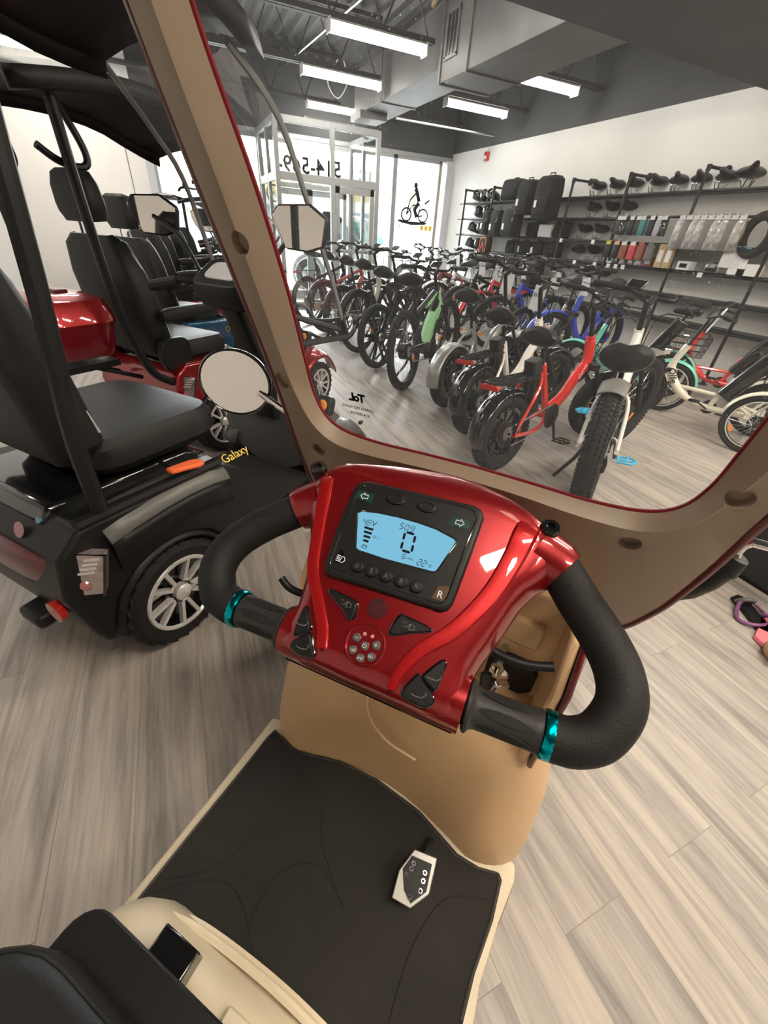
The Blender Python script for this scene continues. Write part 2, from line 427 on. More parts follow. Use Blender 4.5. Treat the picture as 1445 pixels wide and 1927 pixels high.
strip(5.1, 8.02, 3.135, 'farther small fluorescent strip light half hidden right of the duct')
strip(3.0, 9.5, 2.86, 'thin glowing strip behind the vestibule top rail, standing in for a reflection in its glass', .9)  # glowing strip stands in for a reflection in the vestibule glass
for x, y in ((2.6, .35), (3.7, .95), (5.2, 1.0), (3.3, -1.2), (1.4, -1.1), (.45, -.25), (-1.3, 2.6)):  # out-of-view lamps added to brighten the near floor and leg shield
    strip(x, y, 2.573, 'unseen strip light added under the low dark ceiling to brighten the foreground', tube=WARMFILL if x > 0 else TUBE)
for x, y in ((2.6, 4.45), (5.06, 4.45), (.6, 4.45)):  # lamps added out of sight to lift the bikes and right wall
    strip(x, y, 3.135, 'hidden strip light added behind the edge of the low ceiling to brighten the bikes')
for x, y in ((-.9, 4.72), (-.9, 6.34), (-.9, 7.97), (-1.2, 9.4)):  # unseen lamps added to whiten the left end of the shop
    strip(x, y, 3.135, 'unseen strip light added above the row of scooters to brighten the left wall')
# air duct with grille
t = tag(empty('air_duct', (3.72, 6.2, 3.1)), 'big dark rectangular sheet-metal air duct hung along the ceiling', 'air duct')
MB().box((0, -1.32, .13), (.74, 2.62, .75)).build('main_section', DUCT, t, sm=0, bev=.006)
MB().box((.02, 1.6, .2), (.6, 3.2, .55)).build('narrow_section', DUCT, t, sm=0, bev=.006)
MB().box((0, -.62, .13), (.77, .04, .78)).box((0, -.02, .13), (.77, .05, .78)).box((.02, 2.0, .2), (.63, .04, .58)).build('seam', DUCT, t, sm=0)
g = MB().box((-.375, -.36, .12), (.02, .03, .36)).box((-.375, -.12, .12), (.02, .03, .36))
g.box((-.375, -.24, .30), (.02, .27, .03)).box((-.375, -.24, -.06), (.02, .27, .03))
g.build('grille', DUCT, t, sm=0)
MB().box((-.372, -.24, .12), (.01, .22, .34)).build('grille_opening', BLK, t, sm=0)
b = MB()
for y in (-.28, -.2): b.box((-.378, y, .12), (.012, .012, .34))
b.build('grille_bar', DUCT, t, sm=0)
MB().box((-.12, 2.9, -.12), (.5, .5, .1)).build('diffuser', DUCT, t, sm=0, bev=.01)
tag(MB().tube([(2.56, 6.3, 3.52), (2.22, 10.2, 3.52)], .016, 6).build('conduit_pipe', STEEL), 'thin grey conduit pipe running across the fluted ceiling deck', 'pipe')
tag(MB().tube([(3.05, 4.9, 3.5), (3.2, 6.15, 3.5), (3.22, 6.25, 3.48)], .028, 7).build('cable_tray', CARD), 'pale cable run hanging beside the top of the duct', 'cable')
tag(MB().tube(cr([(2.9, 8.7, 3.5), (2.75, 8.75, 3.25), (2.95, 8.85, 3.1), (3.1, 8.8, 3.3), (3.0, 8.7, 3.5)], 6), .008, 5).build('loose_cable', PAPER), 'loose white looped cable hanging behind the middle strip light', 'cable')
tag(MB().tube([(3.9, 8.6, 2.95), (5.9, 8.55, 2.95)], .018, 6).build('sprinkler_pipe', STEEL), 'horizontal sprinkler pipe near the right end of the bulkhead', 'pipe')
al = tag(empty('fire_alarm', (XW-.03, 8.93, 2.71)), 'small red fire alarm box high on the white wall', 'fire alarm')
MB().box((0, 0, 0), (.06, .11, .14)).build('box', REDL, al, bev=.008); MB().box((-.032, 0, -.02), (.01, .06, .05)).build('lens', PAPER, al, sm=0)

# ------------------------------------------------------------------ outside the window
struct(MB().box((4, 26, -.06), (70, 31, .1)).build('exterior_ground', mat('pale_concrete', (.6, .6, .6), .9, var=.1), sm=0))
b = tag(empty('building', (-1, 31, 0)), 'pale low commercial building across the street beyond the window', 'building')
MB().box((0, 2, 2.3), (34, 4, 4.6)).build('facade', mat('pale_brick', (.62, .58, .54), .9, var=.15, vscale=2), b, sm=0)
MB().box((0, -.06, 3.4), (34, .12, .8)).build('sign_band', mat('yellow_sign_band', (.75, .6, .3), .7), b, sm=0)
for k in range(6): MB().box((-14+5.6*k, -.03, 1.3), (3.6, .08, 2.2)).build('shop_window', mat('dark_shop_glass', (.2, .23, .25), .2), b, sm=0)
v = tag(empty('car', (4.6, 12.9, 0)), 'white car parked just outside the shop window', 'car')
side = [(-2.3, .35), (-2.32, .9), (-2.2, 1.05), (-2.0, 1.55), (-1.7, 1.68), (.1, 1.66), (.35, 1.58), (1.15, 1.08), (2.0, .95), (2.25, .8), (2.28, .35)]
bd = MB().loft([[(x, -.86*k+.02, z) for x, z in [(a, c) for a, c in side]] for k in (1,)] + [[(x, .86, z) for x, z in side]])
bd.build('body', WHITEP, v, bev=.05)
tag(MB().loft([[(x, -.88, z) for x, z in [(.1, 1.08), (-.35, 1.55), (.15, 1.52), (.85, 1.08)]], [(x, -.83, z) for x, z in [(.1, 1.08), (-.35, 1.55), (.15, 1.52), (.85, 1.08)]]]).build('front_window', mat('green_car_glass', (.12, .38, .3), .1, coat=1), v, sm=0))
MB().loft([[(x, -.88, z) for x, z in [(-1.9, 1.1), (-1.75, 1.52), (-.45, 1.55), (-.05, 1.08)]], [(x, -.83, z) for x, z in [(-1.9, 1.1), (-1.75, 1.52), (-.45, 1.55), (-.05, 1.08)]]]).build('rear_window', mat('dark_car_glass', (.1, .12, .13), .1, coat=1), v, sm=0)
for x in (-1.4, 1.4):
    w = MB().torus(.25, .09, T(x, -.84, .34) @ R(90, 'X'), 28, 8).build('wheel', RUB, v)
    rm = MB().lathe([(.02, .05), (.19, .03), (.2, -.02), (.0, -.02)], T(x, -.88, .34) @ R(90, 'X'), 18)
    for k in range(7): rm.box((0, .1, .055), (.03, .17, .012), T(x, -.88, .34) @ R(90, 'X') @ R(k*360/7, 'Z'))
    rm.build('rim', STEEL, w)
    MB().torus(.4, .035, T(x, -.87, .36) @ R(90, 'X'), 28, 6).build('wheel_arch', GREYG, v)
MB().box((.72, -.98, 1.12), (.14, .2, .13)).build('wing_mirror', WHITEP, v, bev=.03)
# lettering and silhouettes stuck on the glass (read from outside, so mirrored in here)
def onglass(x, y, z): return T(x, y, z) @ R(90, 'X')
def decal(name, mb, m, label): return tag(mb.build(name, m, sm=0), label, 'window sticker')
decal('phone_lettering', text_mb('514-569-', .36, onglass(2.84, YS-.006, 2.33), True, bold=.006), INK, 'large mirrored phone number lettering high on the entrance glass')
decal('window_lettering', text_mb('Électrique', .12, onglass(5.1, YS-.006, 1.5), True), INK, 'mirrored word lettering under the cyclist on the window glass')
decal('window_lettering', text_mb('Triporteur', .15, onglass(.72, YS-.006, 1.49), True), mat('ochre_ink', (.55, .4, .1), .6), 'mirrored ochre lettering under the scooter silhouette on the glass')
s = MB()
for k in range(3): s.box((5.48+.11*k, YS-.006, 1.49), (.09, .002, .1))
decal('yellow_squares', s, mat('yellow_vinyl', (.85, .6, .05), .6), 'three yellow squares stuck low on the right window')
def disc(mb, x, z, r, w=.012, y=YS-.006): mb.torus(r, w, T(x, y, z) @ R(90, 'X'), 26, 6, .15)
def strokes(mb, lst, w, y=YS-.006):
    for pts in lst: mb.tube([(a, y, b) for a, b in pts], w, 6, flat=.12, up=(0, 1, 0))
m = MB(); disc(m, 5.05, 1.72, .12, .018); disc(m, 5.48, 1.72, .12, .018)
strokes(m, [[(5.05, 1.72), (5.2, 1.9), (5.34, 1.7), (5.48, 1.72)], [(5.2, 1.9), (5.4, 1.9), (5.34, 1.7)], [(5.12, 1.98), (5.05, 1.72)]], .018)
strokes(m, [[(5.35, 1.97), (5.28, 2.14), (5.24, 2.2)], [(5.35, 1.95), (5.25, 1.82), (5.32, 1.68)]], .05)
strokes(m, [[(5.28, 2.13), (5.16, 2.03), (5.12, 1.98)], [(5.5, 1.94), (5.62, 2.02)]], .022)
m.ell((5.24, YS-.006, 2.25), (.045, .003, .055), 12, 8)
m.prism([(4.82, 1.6), (4.9, 1.62), (5.1, 1.595), (5.4, 1.6), (5.62, 1.6), (5.55, 1.55), (5.2, 1.53), (4.95, 1.56)], -.001, .001, T(0, YS-.006, 0) @ R(90, 'X'))
decal('cyclist_silhouette', m, INK, 'dark silhouette of a cyclist on a bike on the right window')
m = MB(); disc(m, .42, 1.72, .09, .02); disc(m, .72, 1.69, .08, .02)
strokes(m, [[(.42, 1.83), (.46, 2.0), (.5, 1.82)], [(.42, 1.84), (.56, 1.8), (.68, 1.8), (.76, 1.78)]], .018)
m.box((.66, YS-.006, 1.9), (.16, .003, .06)).box((.73, YS-.006, 2.03), (.05, .003, .2))
decal('scooter_silhouette', m, INK, 'dark silhouette of a mobility scooter on the left window')
m = MB(); disc(m, 1.66, 1.86, .13, .015); strokes(m, [[(1.5, 2.3), (1.56, 2.3), (1.56, 2.0)], [(1.5, 2.28), (1.5, 2.04)]], .014)
for k in range(4): strokes(m, [[(1.66-.12*cos(k*.785), 1.86-.12*sin(k*.785)), (1.66+.12*cos(k*.785), 1.86+.12*sin(k*.785))]], .006)
decal('wheelchair_silhouette', m, INK, 'partly seen dark wheelchair silhouette on the glass beside the entrance')
# dark high seat standing in the vestibule
h = tag(empty('bucket_chair', (3.0, 9.55, 0)), 'black high-backed seat on a post standing inside the glass entrance', 'chair')
MB().loft([[(.2*a, .05*b, z) for a, b in [(1, .5), (.8, 1), (-.8, 1), (-1, .5), (-.8, -1), (.8, -1)]] for z in (1.05, 1.1, 1.35)] + [[(.13*a, .05*b, 1.62) for a, b in [(1, .5), (.8, 1), (-.8, 1), (-1, .5), (-.8, -1), (.8, -1)]]]).build('backrest', CLOTH, h, bev=.02)
MB().ell((0, 0, 1.5), (.27, .07, .11)).build('shoulder', CLOTH, h)
MB().box((0, -.12, 1.0), (.4, .4, .09)).build('cushion', CLOTH, h, bev=.03)
MB().tube([(-.12, 0, 0), (-.12, 0, 1)], .02).tube([(.12, 0, 0), (.12, 0, 1)], .02).tube([(-.2, -.2, .03), (.2, -.2, .03), (.2, .2, .03), (-.2, .2, .03)], .02, closed=True).build('stand', STEEL, h)

# ================================================================== WALL SHELVING and goods
sh = tag(empty('pipe_shelving', (5.75, 6.0, 0)), 'black steel pipe shelving along the white right-hand wall', 'shelving')
UY = [9.0, 8.04, 7.07, 6.06, 5.05, 4.02, 3.0, 2.0]
SZ = [(1.96, 2.0, 9.2), (1.70, 5.0, 9.2), (1.43, 2.0, 9.2), (1.16, 2.0, 9.2), (.88, 2.0, 9.2), (.60, 2.0, 9.2)]
for y in UY:
    u = shared('upr', 'upright', lambda: MB().tube([(0, 0, .04), (0, 0, 2.16)], .019, 10), BLKM, sh, T(0, y-6, 0))
    shared('uft', 'foot', lambda: MB().lathe([(.05, 0), (.05, .012), (.026, .014), (.026, .05)], None, 14), BLKM, u)
    shared('ubr', 'bracket', lambda: MB().tube([(0, 0, 2.16), (.35, 0, 2.16)], .017, 8).lathe([(.045, .335), (.045, .348)], T(0, 0, 2.16) @ R(90, 'Y'), 14).lathe([(.026, -.03), (.026, .03)], T(0, 0, 2.15), 10), BLKM, u)
for z, a, b in SZ:
    MB().box((.2, (a+b)/2-6, z-.012), (.28, b-a, .024)).build('shelf', BLK, sh, sm=0)
    MB().tube([(0.02, a-6, z-.02), (0.02, b-6, z-.02)], .016, 8).build('rail', BLKM, sh)
MB().tube([(.05, -4, 1.7), (.05, -1.0, 1.7)], .014, 8).build('hanging_rail', BLKM, sh)

def put(kind, fn, y, z, label, cat, group, x=5.9, rz=0, M=None):
    o = tag(empty(kind, (x, y, z+.005), rz), label, cat, group); fn(o); return o
def saddle_mb():
    rows = []
    for t, w, h, zz in ((0, .015, .012, .05), (.04, .022, .02, .056), (.1, .028, .026, .06), (.15, .05, .03, .062), (.2, .085, .036, .07), (.235, .1, .04, .078), (.262, .09, .034, .084), (.275, .06, .02, .085)):
        rows.append([(.14-t, w*cos(a)*(1 if abs(cos(a)) < .9 else 1), zz+(h if sin(a) > 0 else h*.9)*sin(a)*(1-.25*cos(a)**2 if sin(a) > 0 else .8)) for a in [2*PI*i/14 for i in range(14)]])
    return MB().loft(rows)
def saddle_split(o):
    shared('sad', 'cover', saddle_mb, LEATH, o, T(0, 0, .03) @ R(-20, 'Y') @ T(.02, 0, .0) @ Matrix.Diagonal((1.1, 1.18, 1.75, 1)))
    shared('sadr', 'rails', lambda: MB().tube([(.1, .02, .045), (.05, .022, .005), (-.07, .03, .005), (-.11, .05, .05)], .005, 6).tube([(.1, -.02, .045), (.05, -.022, .005), (-.07, -.03, .005), (-.11, -.05, .05)], .005, 6), STEEL, o, T(0, 0, .004) @ Matrix.Diagonal((1, 1, 1.3, 1)))
def helmet(o):
    shared('hel', 'shell', lambda: MB().loft([[(.13*k*cos(a)*1.1, .1*k*sin(a), z+.03*cos(a)) for a in [2*PI*i/18 for i in range(18)]] for k, z in ((.9, .03), (1.02, .05), (1, .1), (.84, .145), (.55, .17), (.1, .178))]), BLKG, o)
    shared('hels', 'straps', lambda: MB().tube([(.05, .08, .06), (.03, .05, .0), (.03, -.05, .0), (.05, -.08, .06)], .005, 5), PALE, o)
def bag(w, h, dp, m, tagged=True, flap=True):
    def f(o):
        k = (w, h, dp)
        shared(('bag', k), 'body', lambda: MB().loft([[(x*a, y*a, z) for x, y in rrect(dp, w, min(dp, w)*.35)] for z, a in ((0, .9), (h*.06, 1), (h*.7, 1), (h*.93, .92), (h, .7))]), m, o)
        shared(('bagp', k), 'pocket', lambda: MB().loft([[(x*a-dp*.42, y*a, z) for x, y in rrect(dp*.4, w*.75, dp*.15)] for z, a in ((h*.1, .9), (h*.14, 1), (h*.48, 1), (h*.52, .85))]), CLOTH, o)
        shared(('bags', k), 'strap', lambda: MB().tube(cr([(-dp*.35, -w*.3, h*.9), (-dp*.52, -w*.28, h*.6), (-dp*.55, -w*.28, h*.2), (-dp*.4, -w*.3, h*.03)], 4), .012, 6, flat=.3).tube([(0, -.06, h*.97), (0, -.05, h*1.07), (0, .05, h*1.07), (0, .06, h*.97)], .009, 6), BLK, o)
        if tagged: shared(('bagt', k), 'hang_tag', lambda: MB().box((-dp*.64, w*.2, h*.35), (.004, .05, .09)), PAPER, o, sm=0)
    return f
def package(w, h, m, head=PAPER, dp=.06):
    def f(o):
        shared(('pk', w, h, dp), 'pack', lambda: MB().loft([[(x, y, z) for x, y in rrect(dp*k, w, .012)] for z, k in ((-h, .8), (-h*.9, 1), (-h*.25, .9), (-h*.12, .25))]), m, o)
        shared(('pkh', w), 'header_card', lambda: MB().box((-.022, 0, -.02), (.008, w*.75, .045)), head, o, sm=0)
        shared('pkp', 'peg', lambda: MB().tube([(-.12, 0, .0), (.15, 0, -.0)], .004, 6), STEEL, o)
    return f
def carton(w, d_, h, m, lab=True):
    def f(o):
        shared(('ct', w, d_, h), 'box', lambda: MB().box((0, 0, h/2), (d_, w, h)), m, o, sm=0)
        if lab: shared(('ctl', w, d_, h), 'label', lambda: MB().box((-d_/2-.001, 0, h*.5), (.002, w*.6, h*.5)), INK if m is PAPER else PAPER, o, sm=0)
    return f
sadl = mat
tag_row = {1.96: 'top shelf', 1.70: 'second shelf down', 1.43: 'third shelf down', 1.16: 'fourth shelf down', .88: 'fifth shelf down'}
def ordn(i, n): return ['first', 'second', 'third', 'fourth', 'fifth', 'sixth', 'seventh', 'eighth', 'ninth'][i]
for z, ys in ((1.96, (5.78, 5.46, 5.13, 4.8, 4.5, 4.22, 3.94)), (1.70, (5.74, 5.42, 5.12)), (1.43, (5.82, 5.5, 5.17)), (1.16, (5.8, 5.52, 5.26, 5.0)), (.88, (5.6, 5.2))):
    for i, y in enumerate(ys):
        put('bike_saddle', saddle_split, y, z, 'black bike saddle, %s from the window in the row on the %s' % (ordn(i, 9), tag_row[z]), 'bike saddle', 'saddles on the wall shelves', 5.93, rad(205+random.uniform(-12, 12)))
o = put('bike_saddle', saddle_split, 3.62, 1.96, 'extra wide black saddle at the right end of the top shelf', 'bike saddle', 'saddles on the wall shelves', 5.9, rad(215))
o.scale = (1.25, 1.3, 1.1)
for z, ys in ((1.96, (8.74, 8.5, 8.24)), (1.70, (8.62, 8.28)), (1.43, (8.74, 8.4)), (1.16, (8.75, 8.45)), (.88, (8.6,))):
    for i, y in enumerate(ys):
        put('helmet', helmet, y, z, 'black helmet, %s from the window on the %s' % (ordn(i, 9), tag_row[z]), 'helmet', 'helmets on the wall shelves', 5.9, rad(150+60*random.random()))
BG = 'bags on the wall shelves'
put('mesh_bag', bag(.55, .30, .26, CLOTH, False), 7.62, 1.96, 'bulky black mesh-sided bag on the top shelf beside the helmets', 'bag', BG)
put('backpack', bag(.40, .46, .22, CLOTH), 6.86, 1.72, 'tall black backpack hung from the top rail, beside a larger one', 'bag', BG, 5.60)
put('backpack', bag(.46, .54, .24, CLOTH), 6.36, 1.66, 'larger black backpack hung from the top rail in front of the fourth post', 'bag', BG, 5.59)
put('pannier_bag', bag(.24, .38, .16, CLOTH), 7.92, 1.42, 'narrow black pannier bag hung first in the pannier row', 'bag', BG, 5.63)
put('pannier_bag', bag(.3, .4, .16, CLOTH), 7.62, 1.40, 'black pannier bag with white tag hung second in the pannier row', 'bag', BG, 5.63)
put('pannier_bag', bag(.42, .4, .18, CLOTH), 7.18, 1.41, 'wide black pannier bag hung third in the pannier row', 'bag', BG, 5.62)
k = put('small_backpack', bag(.26, .32, .12, CLOTH, False), 7.8, 1.09, 'small black backpack with orange piping below the panniers', 'bag', BG, 5.60)
shared('opip', 'piping', lambda: MB().tube([(-.085, y*.9, .16+zz*.95) for y, zz in rrect(.22, .26, .07)], .006, 5, closed=True).tube([(-.088, -.05, .08), (-.088, 0, .2), (-.088, .05, .1)], .008, 5), ORANGE, k)
put('shoulder_bag', bag(.36, .2, .2, CLOTH, False), 6.82, 1.43, 'black bag with pale label beside the white box', 'bag', BG)
put('white_box', carton(.3, .2, .17, PAPER, False), 6.5, 1.43, 'white angled box on the third shelf among the bags', 'box', None)
put('shoulder_bag', bag(.26, .22, .2, CLOTH, False), 6.24, 1.43, 'black bag beside the white box, nearer the saddles, on the third shelf', 'bag', BG, 5.93)
for i, (y, w) in enumerate(((7.35, .3), (7.0, .3), (6.65, .26), (6.3, .34))):
    put('handlebar_bag', bag(w, .2, .18, CLOTH, i in (1, 2)), y, 1.16, 'low black handlebar bag, %s in the row on the fourth shelf' % ordn(i, 9), 'bag', BG)
put('gear_bag', bag(.3, .44, .2, CLOTH, False), 6.28, .68, 'tall slouching black gear bag with grey straps below the handlebar bags', 'bag', BG, 5.60)
for i, (y, w) in enumerate(((8.0, .3), (7.3, .34), (6.75, .36))):
    put('folded_bag', bag(w, .18, .2, CLOTH, False), y, .88, 'folded black bag, %s on the fifth shelf' % ordn(i, 9), 'bag', BG)
G = 'accessories hanging on the wall'
for i in range(8):
    y = 4.94-.1*i+(.03 if i % 3 == 1 else 0)
    put('lock_package', package(.085, .21, [BLK, BLKG, BLK, BLK, mat('teal_pack', (.02, .2, .2), .4), BLK, mat('mauve_pack', (.4, .36, .42), .5), BLKG][i]), y, 1.70, 'hanging lock package with white header, %s from the left' % ordn(i, 9), 'package', G, 5.69)
for i, (y, c) in enumerate(((5.0, mat('yellow_card', (.75, .55, .05), .5)), (4.86, BLK), (4.74, BROWN), (4.6, mat('scarlet_pack', (.6, .04, .05), .5)), (4.47, BROWN), (4.33, GREYG))):
    put('accessory_package', package(.1, .2, c if i else BLK, [c, mat('peach_card', (.8, .5, .3), .5), PAPER, PAPER, BROWN, GREYG][i]), y, 1.42, 'hanging accessory package, %s from the left below the locks' % ordn(i, 9), 'package', G, 5.69)
for i in range(9):
    put('inner_tube_pack', package(.095, .33, POUCH if i % 3 != 1 else GREYG, PAPER, .09), 4.02-.085*i, 1.70, 'clear bag holding a grey folded part, %s right of the sixth post' % ordn(i, 9), 'package', 'clear bags hanging on the wall', 5.66)
tag(MB().torus(.17, .045, T(5.665, 3.14, 1.53) @ R(90, 'Y') @ R(20, 'X'), 36, 10).build('spare_tyre', RUB), 'loose black tyre hung at the right end of the hanging rail', 'tyre')
for i, (y, w, h, m) in enumerate(((4.97, .08, .09, PAPER), (4.86, .06, .1, BLK), (4.76, .09, .08, POUCH), (4.62, .1, .07, GREYG), (4.5, .12, .07, POUCH), (4.36, .13, .11, BROWN))):
    put('parts_box', carton(w, .1, h, m), y, 1.16, 'small parts box, %s left of the sixth post on the fourth shelf' % ordn(i, 9), 'box', 'small boxes on the fourth shelf', 5.8)
for i, y in enumerate((4.17, 4.06)): put('card_pack', carton(.1, .05, .25, CARD), y, 1.16, ['tall tan patterned card pack just left of the sixth post', 'tall tan card pack just right of the sixth post'][i], 'box', None, 5.72)
put('white_carton', carton(.16, .12, .09, PAPER), 3.84, 1.16, 'small white carton with a printed bike on the fourth shelf', 'box', None, 5.78)
put('clear_parts', bag(.18, .09, .1, POUCH, False), 3.5, 1.16, 'clear bag of parts lying on the fourth shelf', 'bag', None, 5.78)
for i, (y, h) in enumerate(((3.2, .06), (3.1, .11))): put('white_carton', carton(.18, .14, h, PAPER, False), y, 1.16, ['flat white carton near the right end of the fourth shelf', 'taller white carton at the right end of the fourth shelf'][i], 'box', None, 5.76)
for i in range(4): put('pump_card', package(.075, .2, PAPER, SKYBLUE, .03), 3.38-.07*i, 1.42, 'blue-topped white card pack hanging in a block, %s from the left' % ordn(i, 9), 'package', 'blue and white cards on the wall', 5.7)
for i, (y, z) in enumerate(((5.35, 1.43), (5.6, 1.16), (4.95, 1.16), (4.7, 1.16), (3.6, 1.16), (6.0, 1.43), (4.82, 1.16), (5.2, 1.16), (5.4, .88))):
    tag(MB().box((5.735, y, z-.03), (.004, .06, .05)).build('shelf_price_tag', PAPER, sm=0), 'small white price tag clipped to a black shelf edge', 'price tag', 'price tags on the shelf edges')

# ================================================================== BIKES
def tyre_mb(Rr, tw, knob):
    r = tw/2; Ro = Rr-r; m = MB()
    m.torus(Ro, r, R(90, 'X'), 56, 12)
    if knob:
        n = int(2*PI*Rr/.03) if knob > 1 else int(2*PI*Rr/.036)
        rows = (-58, -30, 0, 30, 58) if tw > .07 else (-48, 0, 48)
        h = .012 if knob > 1 else .007
        for i in range(n):
            for j, a in enumerate(rows):
                t = 2*PI*(i+(.5 if j % 2 else 0))/n; rr = Ro+r*cos(rad(a))
                F = R(-math.degrees(t), 'Y') @ T(rr, r*sin(rad(a)), 0) @ R(a, 'Z')
                m.box((0, 0, 0), (h, tw*(.17 if tw > .07 else .2), .017), F)
    return m
def rim_mb(Rr, tw):
    r0 = Rr-tw*.93; w = min(tw*.75, .07)
    m = MB(); m.lathe([(r0-.02, -w/2), (r0, -w/2), (r0+.004, -w*.3), (r0+.004, w*.3), (r0, w/2), (r0-.02, w/2), (r0-.024, w*.2), (r0-.024, -w*.2), (r0-.02, -w/2)], R(90, 'X'), 44, cap=False)
    return m
def spokes_mb(Rr, tw, ns=28):
    m = MB(); r0 = Rr-tw*.93-.015
    for i in range(ns):
        a = 2*PI*i/ns; s = 1 if i % 2 else -1; b = a+s*.9*(1 if i % 4 < 2 else -1)
        m.tube([(.025*cos(b), s*.03, .025*sin(b)), (r0*cos(a), 0, r0*sin(a))], .0013, 4)
    return m
def hub_mb(big):
    m = MB(); r = .075 if big else .024
    m.lathe([(.008, -.07), (.012, -.055), (r*.8, -.045), (r, -.035), (r, .035), (r*.8, .045), (.012, .055), (.008, .07)], R(90, 'X'), 22)
    m.lathe([(.03, .05), (.08, .05), (.08, .053), (.03, .053)], R(90, 'X'), 24)
    return m
def mag_mb(Rr, tw):
    m = MB(); r0 = Rr-tw*.93-.012
    for i in range(6):
        F = R(60*i, 'Y'); s = .2
        m.seg((.05, 0, -.015), (r0, 0, -.045), .022, .03, F); m.seg((.05, 0, .015), (r0, 0, .045), .022, .03, F)
    return m
def wheel(parent, M, Rr, tw, style, knob=1, big=False, refl=True, lod=0):
    w = shared(('rim', Rr, tw), 'wheel', lambda: rim_mb(Rr, tw), BLKG if style == 'mag' else BLK, parent, M)
    shared(('tyre', Rr, tw, knob), 'tyre', lambda: tyre_mb(Rr, tw, knob), RUB, w)
    if style == 'mag': shared(('mag', Rr, tw), 'mag_spokes', lambda: mag_mb(Rr, tw), BLKG, w)
    else: shared(('sp', Rr, tw), 'spokes', lambda: spokes_mb(Rr, tw), STEEL, w)
    shared(('hub', big), 'hub', lambda: hub_mb(big), BLK, w)
    if refl: shared(('wr', Rr), 'wheel_reflector', lambda: MB().prism(rrect(.075, .03, .012), -.006, .006, R(25, 'Y') @ T(Rr*.66, 0, 0) @ R(90, 'X') @ R(90, 'Z')), AMBER, w)
    return w
def fender_mb(Rr, tw, a0, a1, gap=.022, w=None, n=18):
    w = w or tw+.03; rows = []
    for i in range(n+1):
        t = rad(a0+(a1-a0)*i/n); rr = Rr+gap
        rows.append([((rr-.025*abs(k)**2)*cos(t), k*w/2, (rr-.025*abs(k)**2)*sin(t)) for k in (-1, -.8, -.4, 0, .4, .8, 1)])
    return MB().sheet(rows)
def pedal_mb():
    m = MB(); m.tube([(-.05, -.03, 0), (.0, -.055, 0), (.05, -.03, 0), (.05, .05, 0), (-.05, .05, 0)], .007, 6, closed=True)
    m.tube([(-.05, 0, 0), (.05, 0, 0)], .006, 5).tube([(0, .07, 0), (0, -.05, 0)], .007, 6); return m
def wide_saddle_mb():
    rows = []
    for t, w, h, zz in ((0, .015, .012, .05), (.03, .03, .025, .055), (.09, .036, .032, .058), (.14, .07, .036, .06), (.18, .112, .045, .066), (.215, .125, .05, .07), (.245, .115, .046, .074), (.265, .08, .025, .076)):
        rows.append([(.14-t, w*cos(a), zz+h*sin(a)*(1 if sin(a) > 0 else 1.2)-(.012*(1-min(1, abs(w*cos(a))/.04)) if sin(a) > 0 and t > .12 else 0)) for a in [2*PI*i/16 for i in range(16)]])
    return MB().loft(rows)
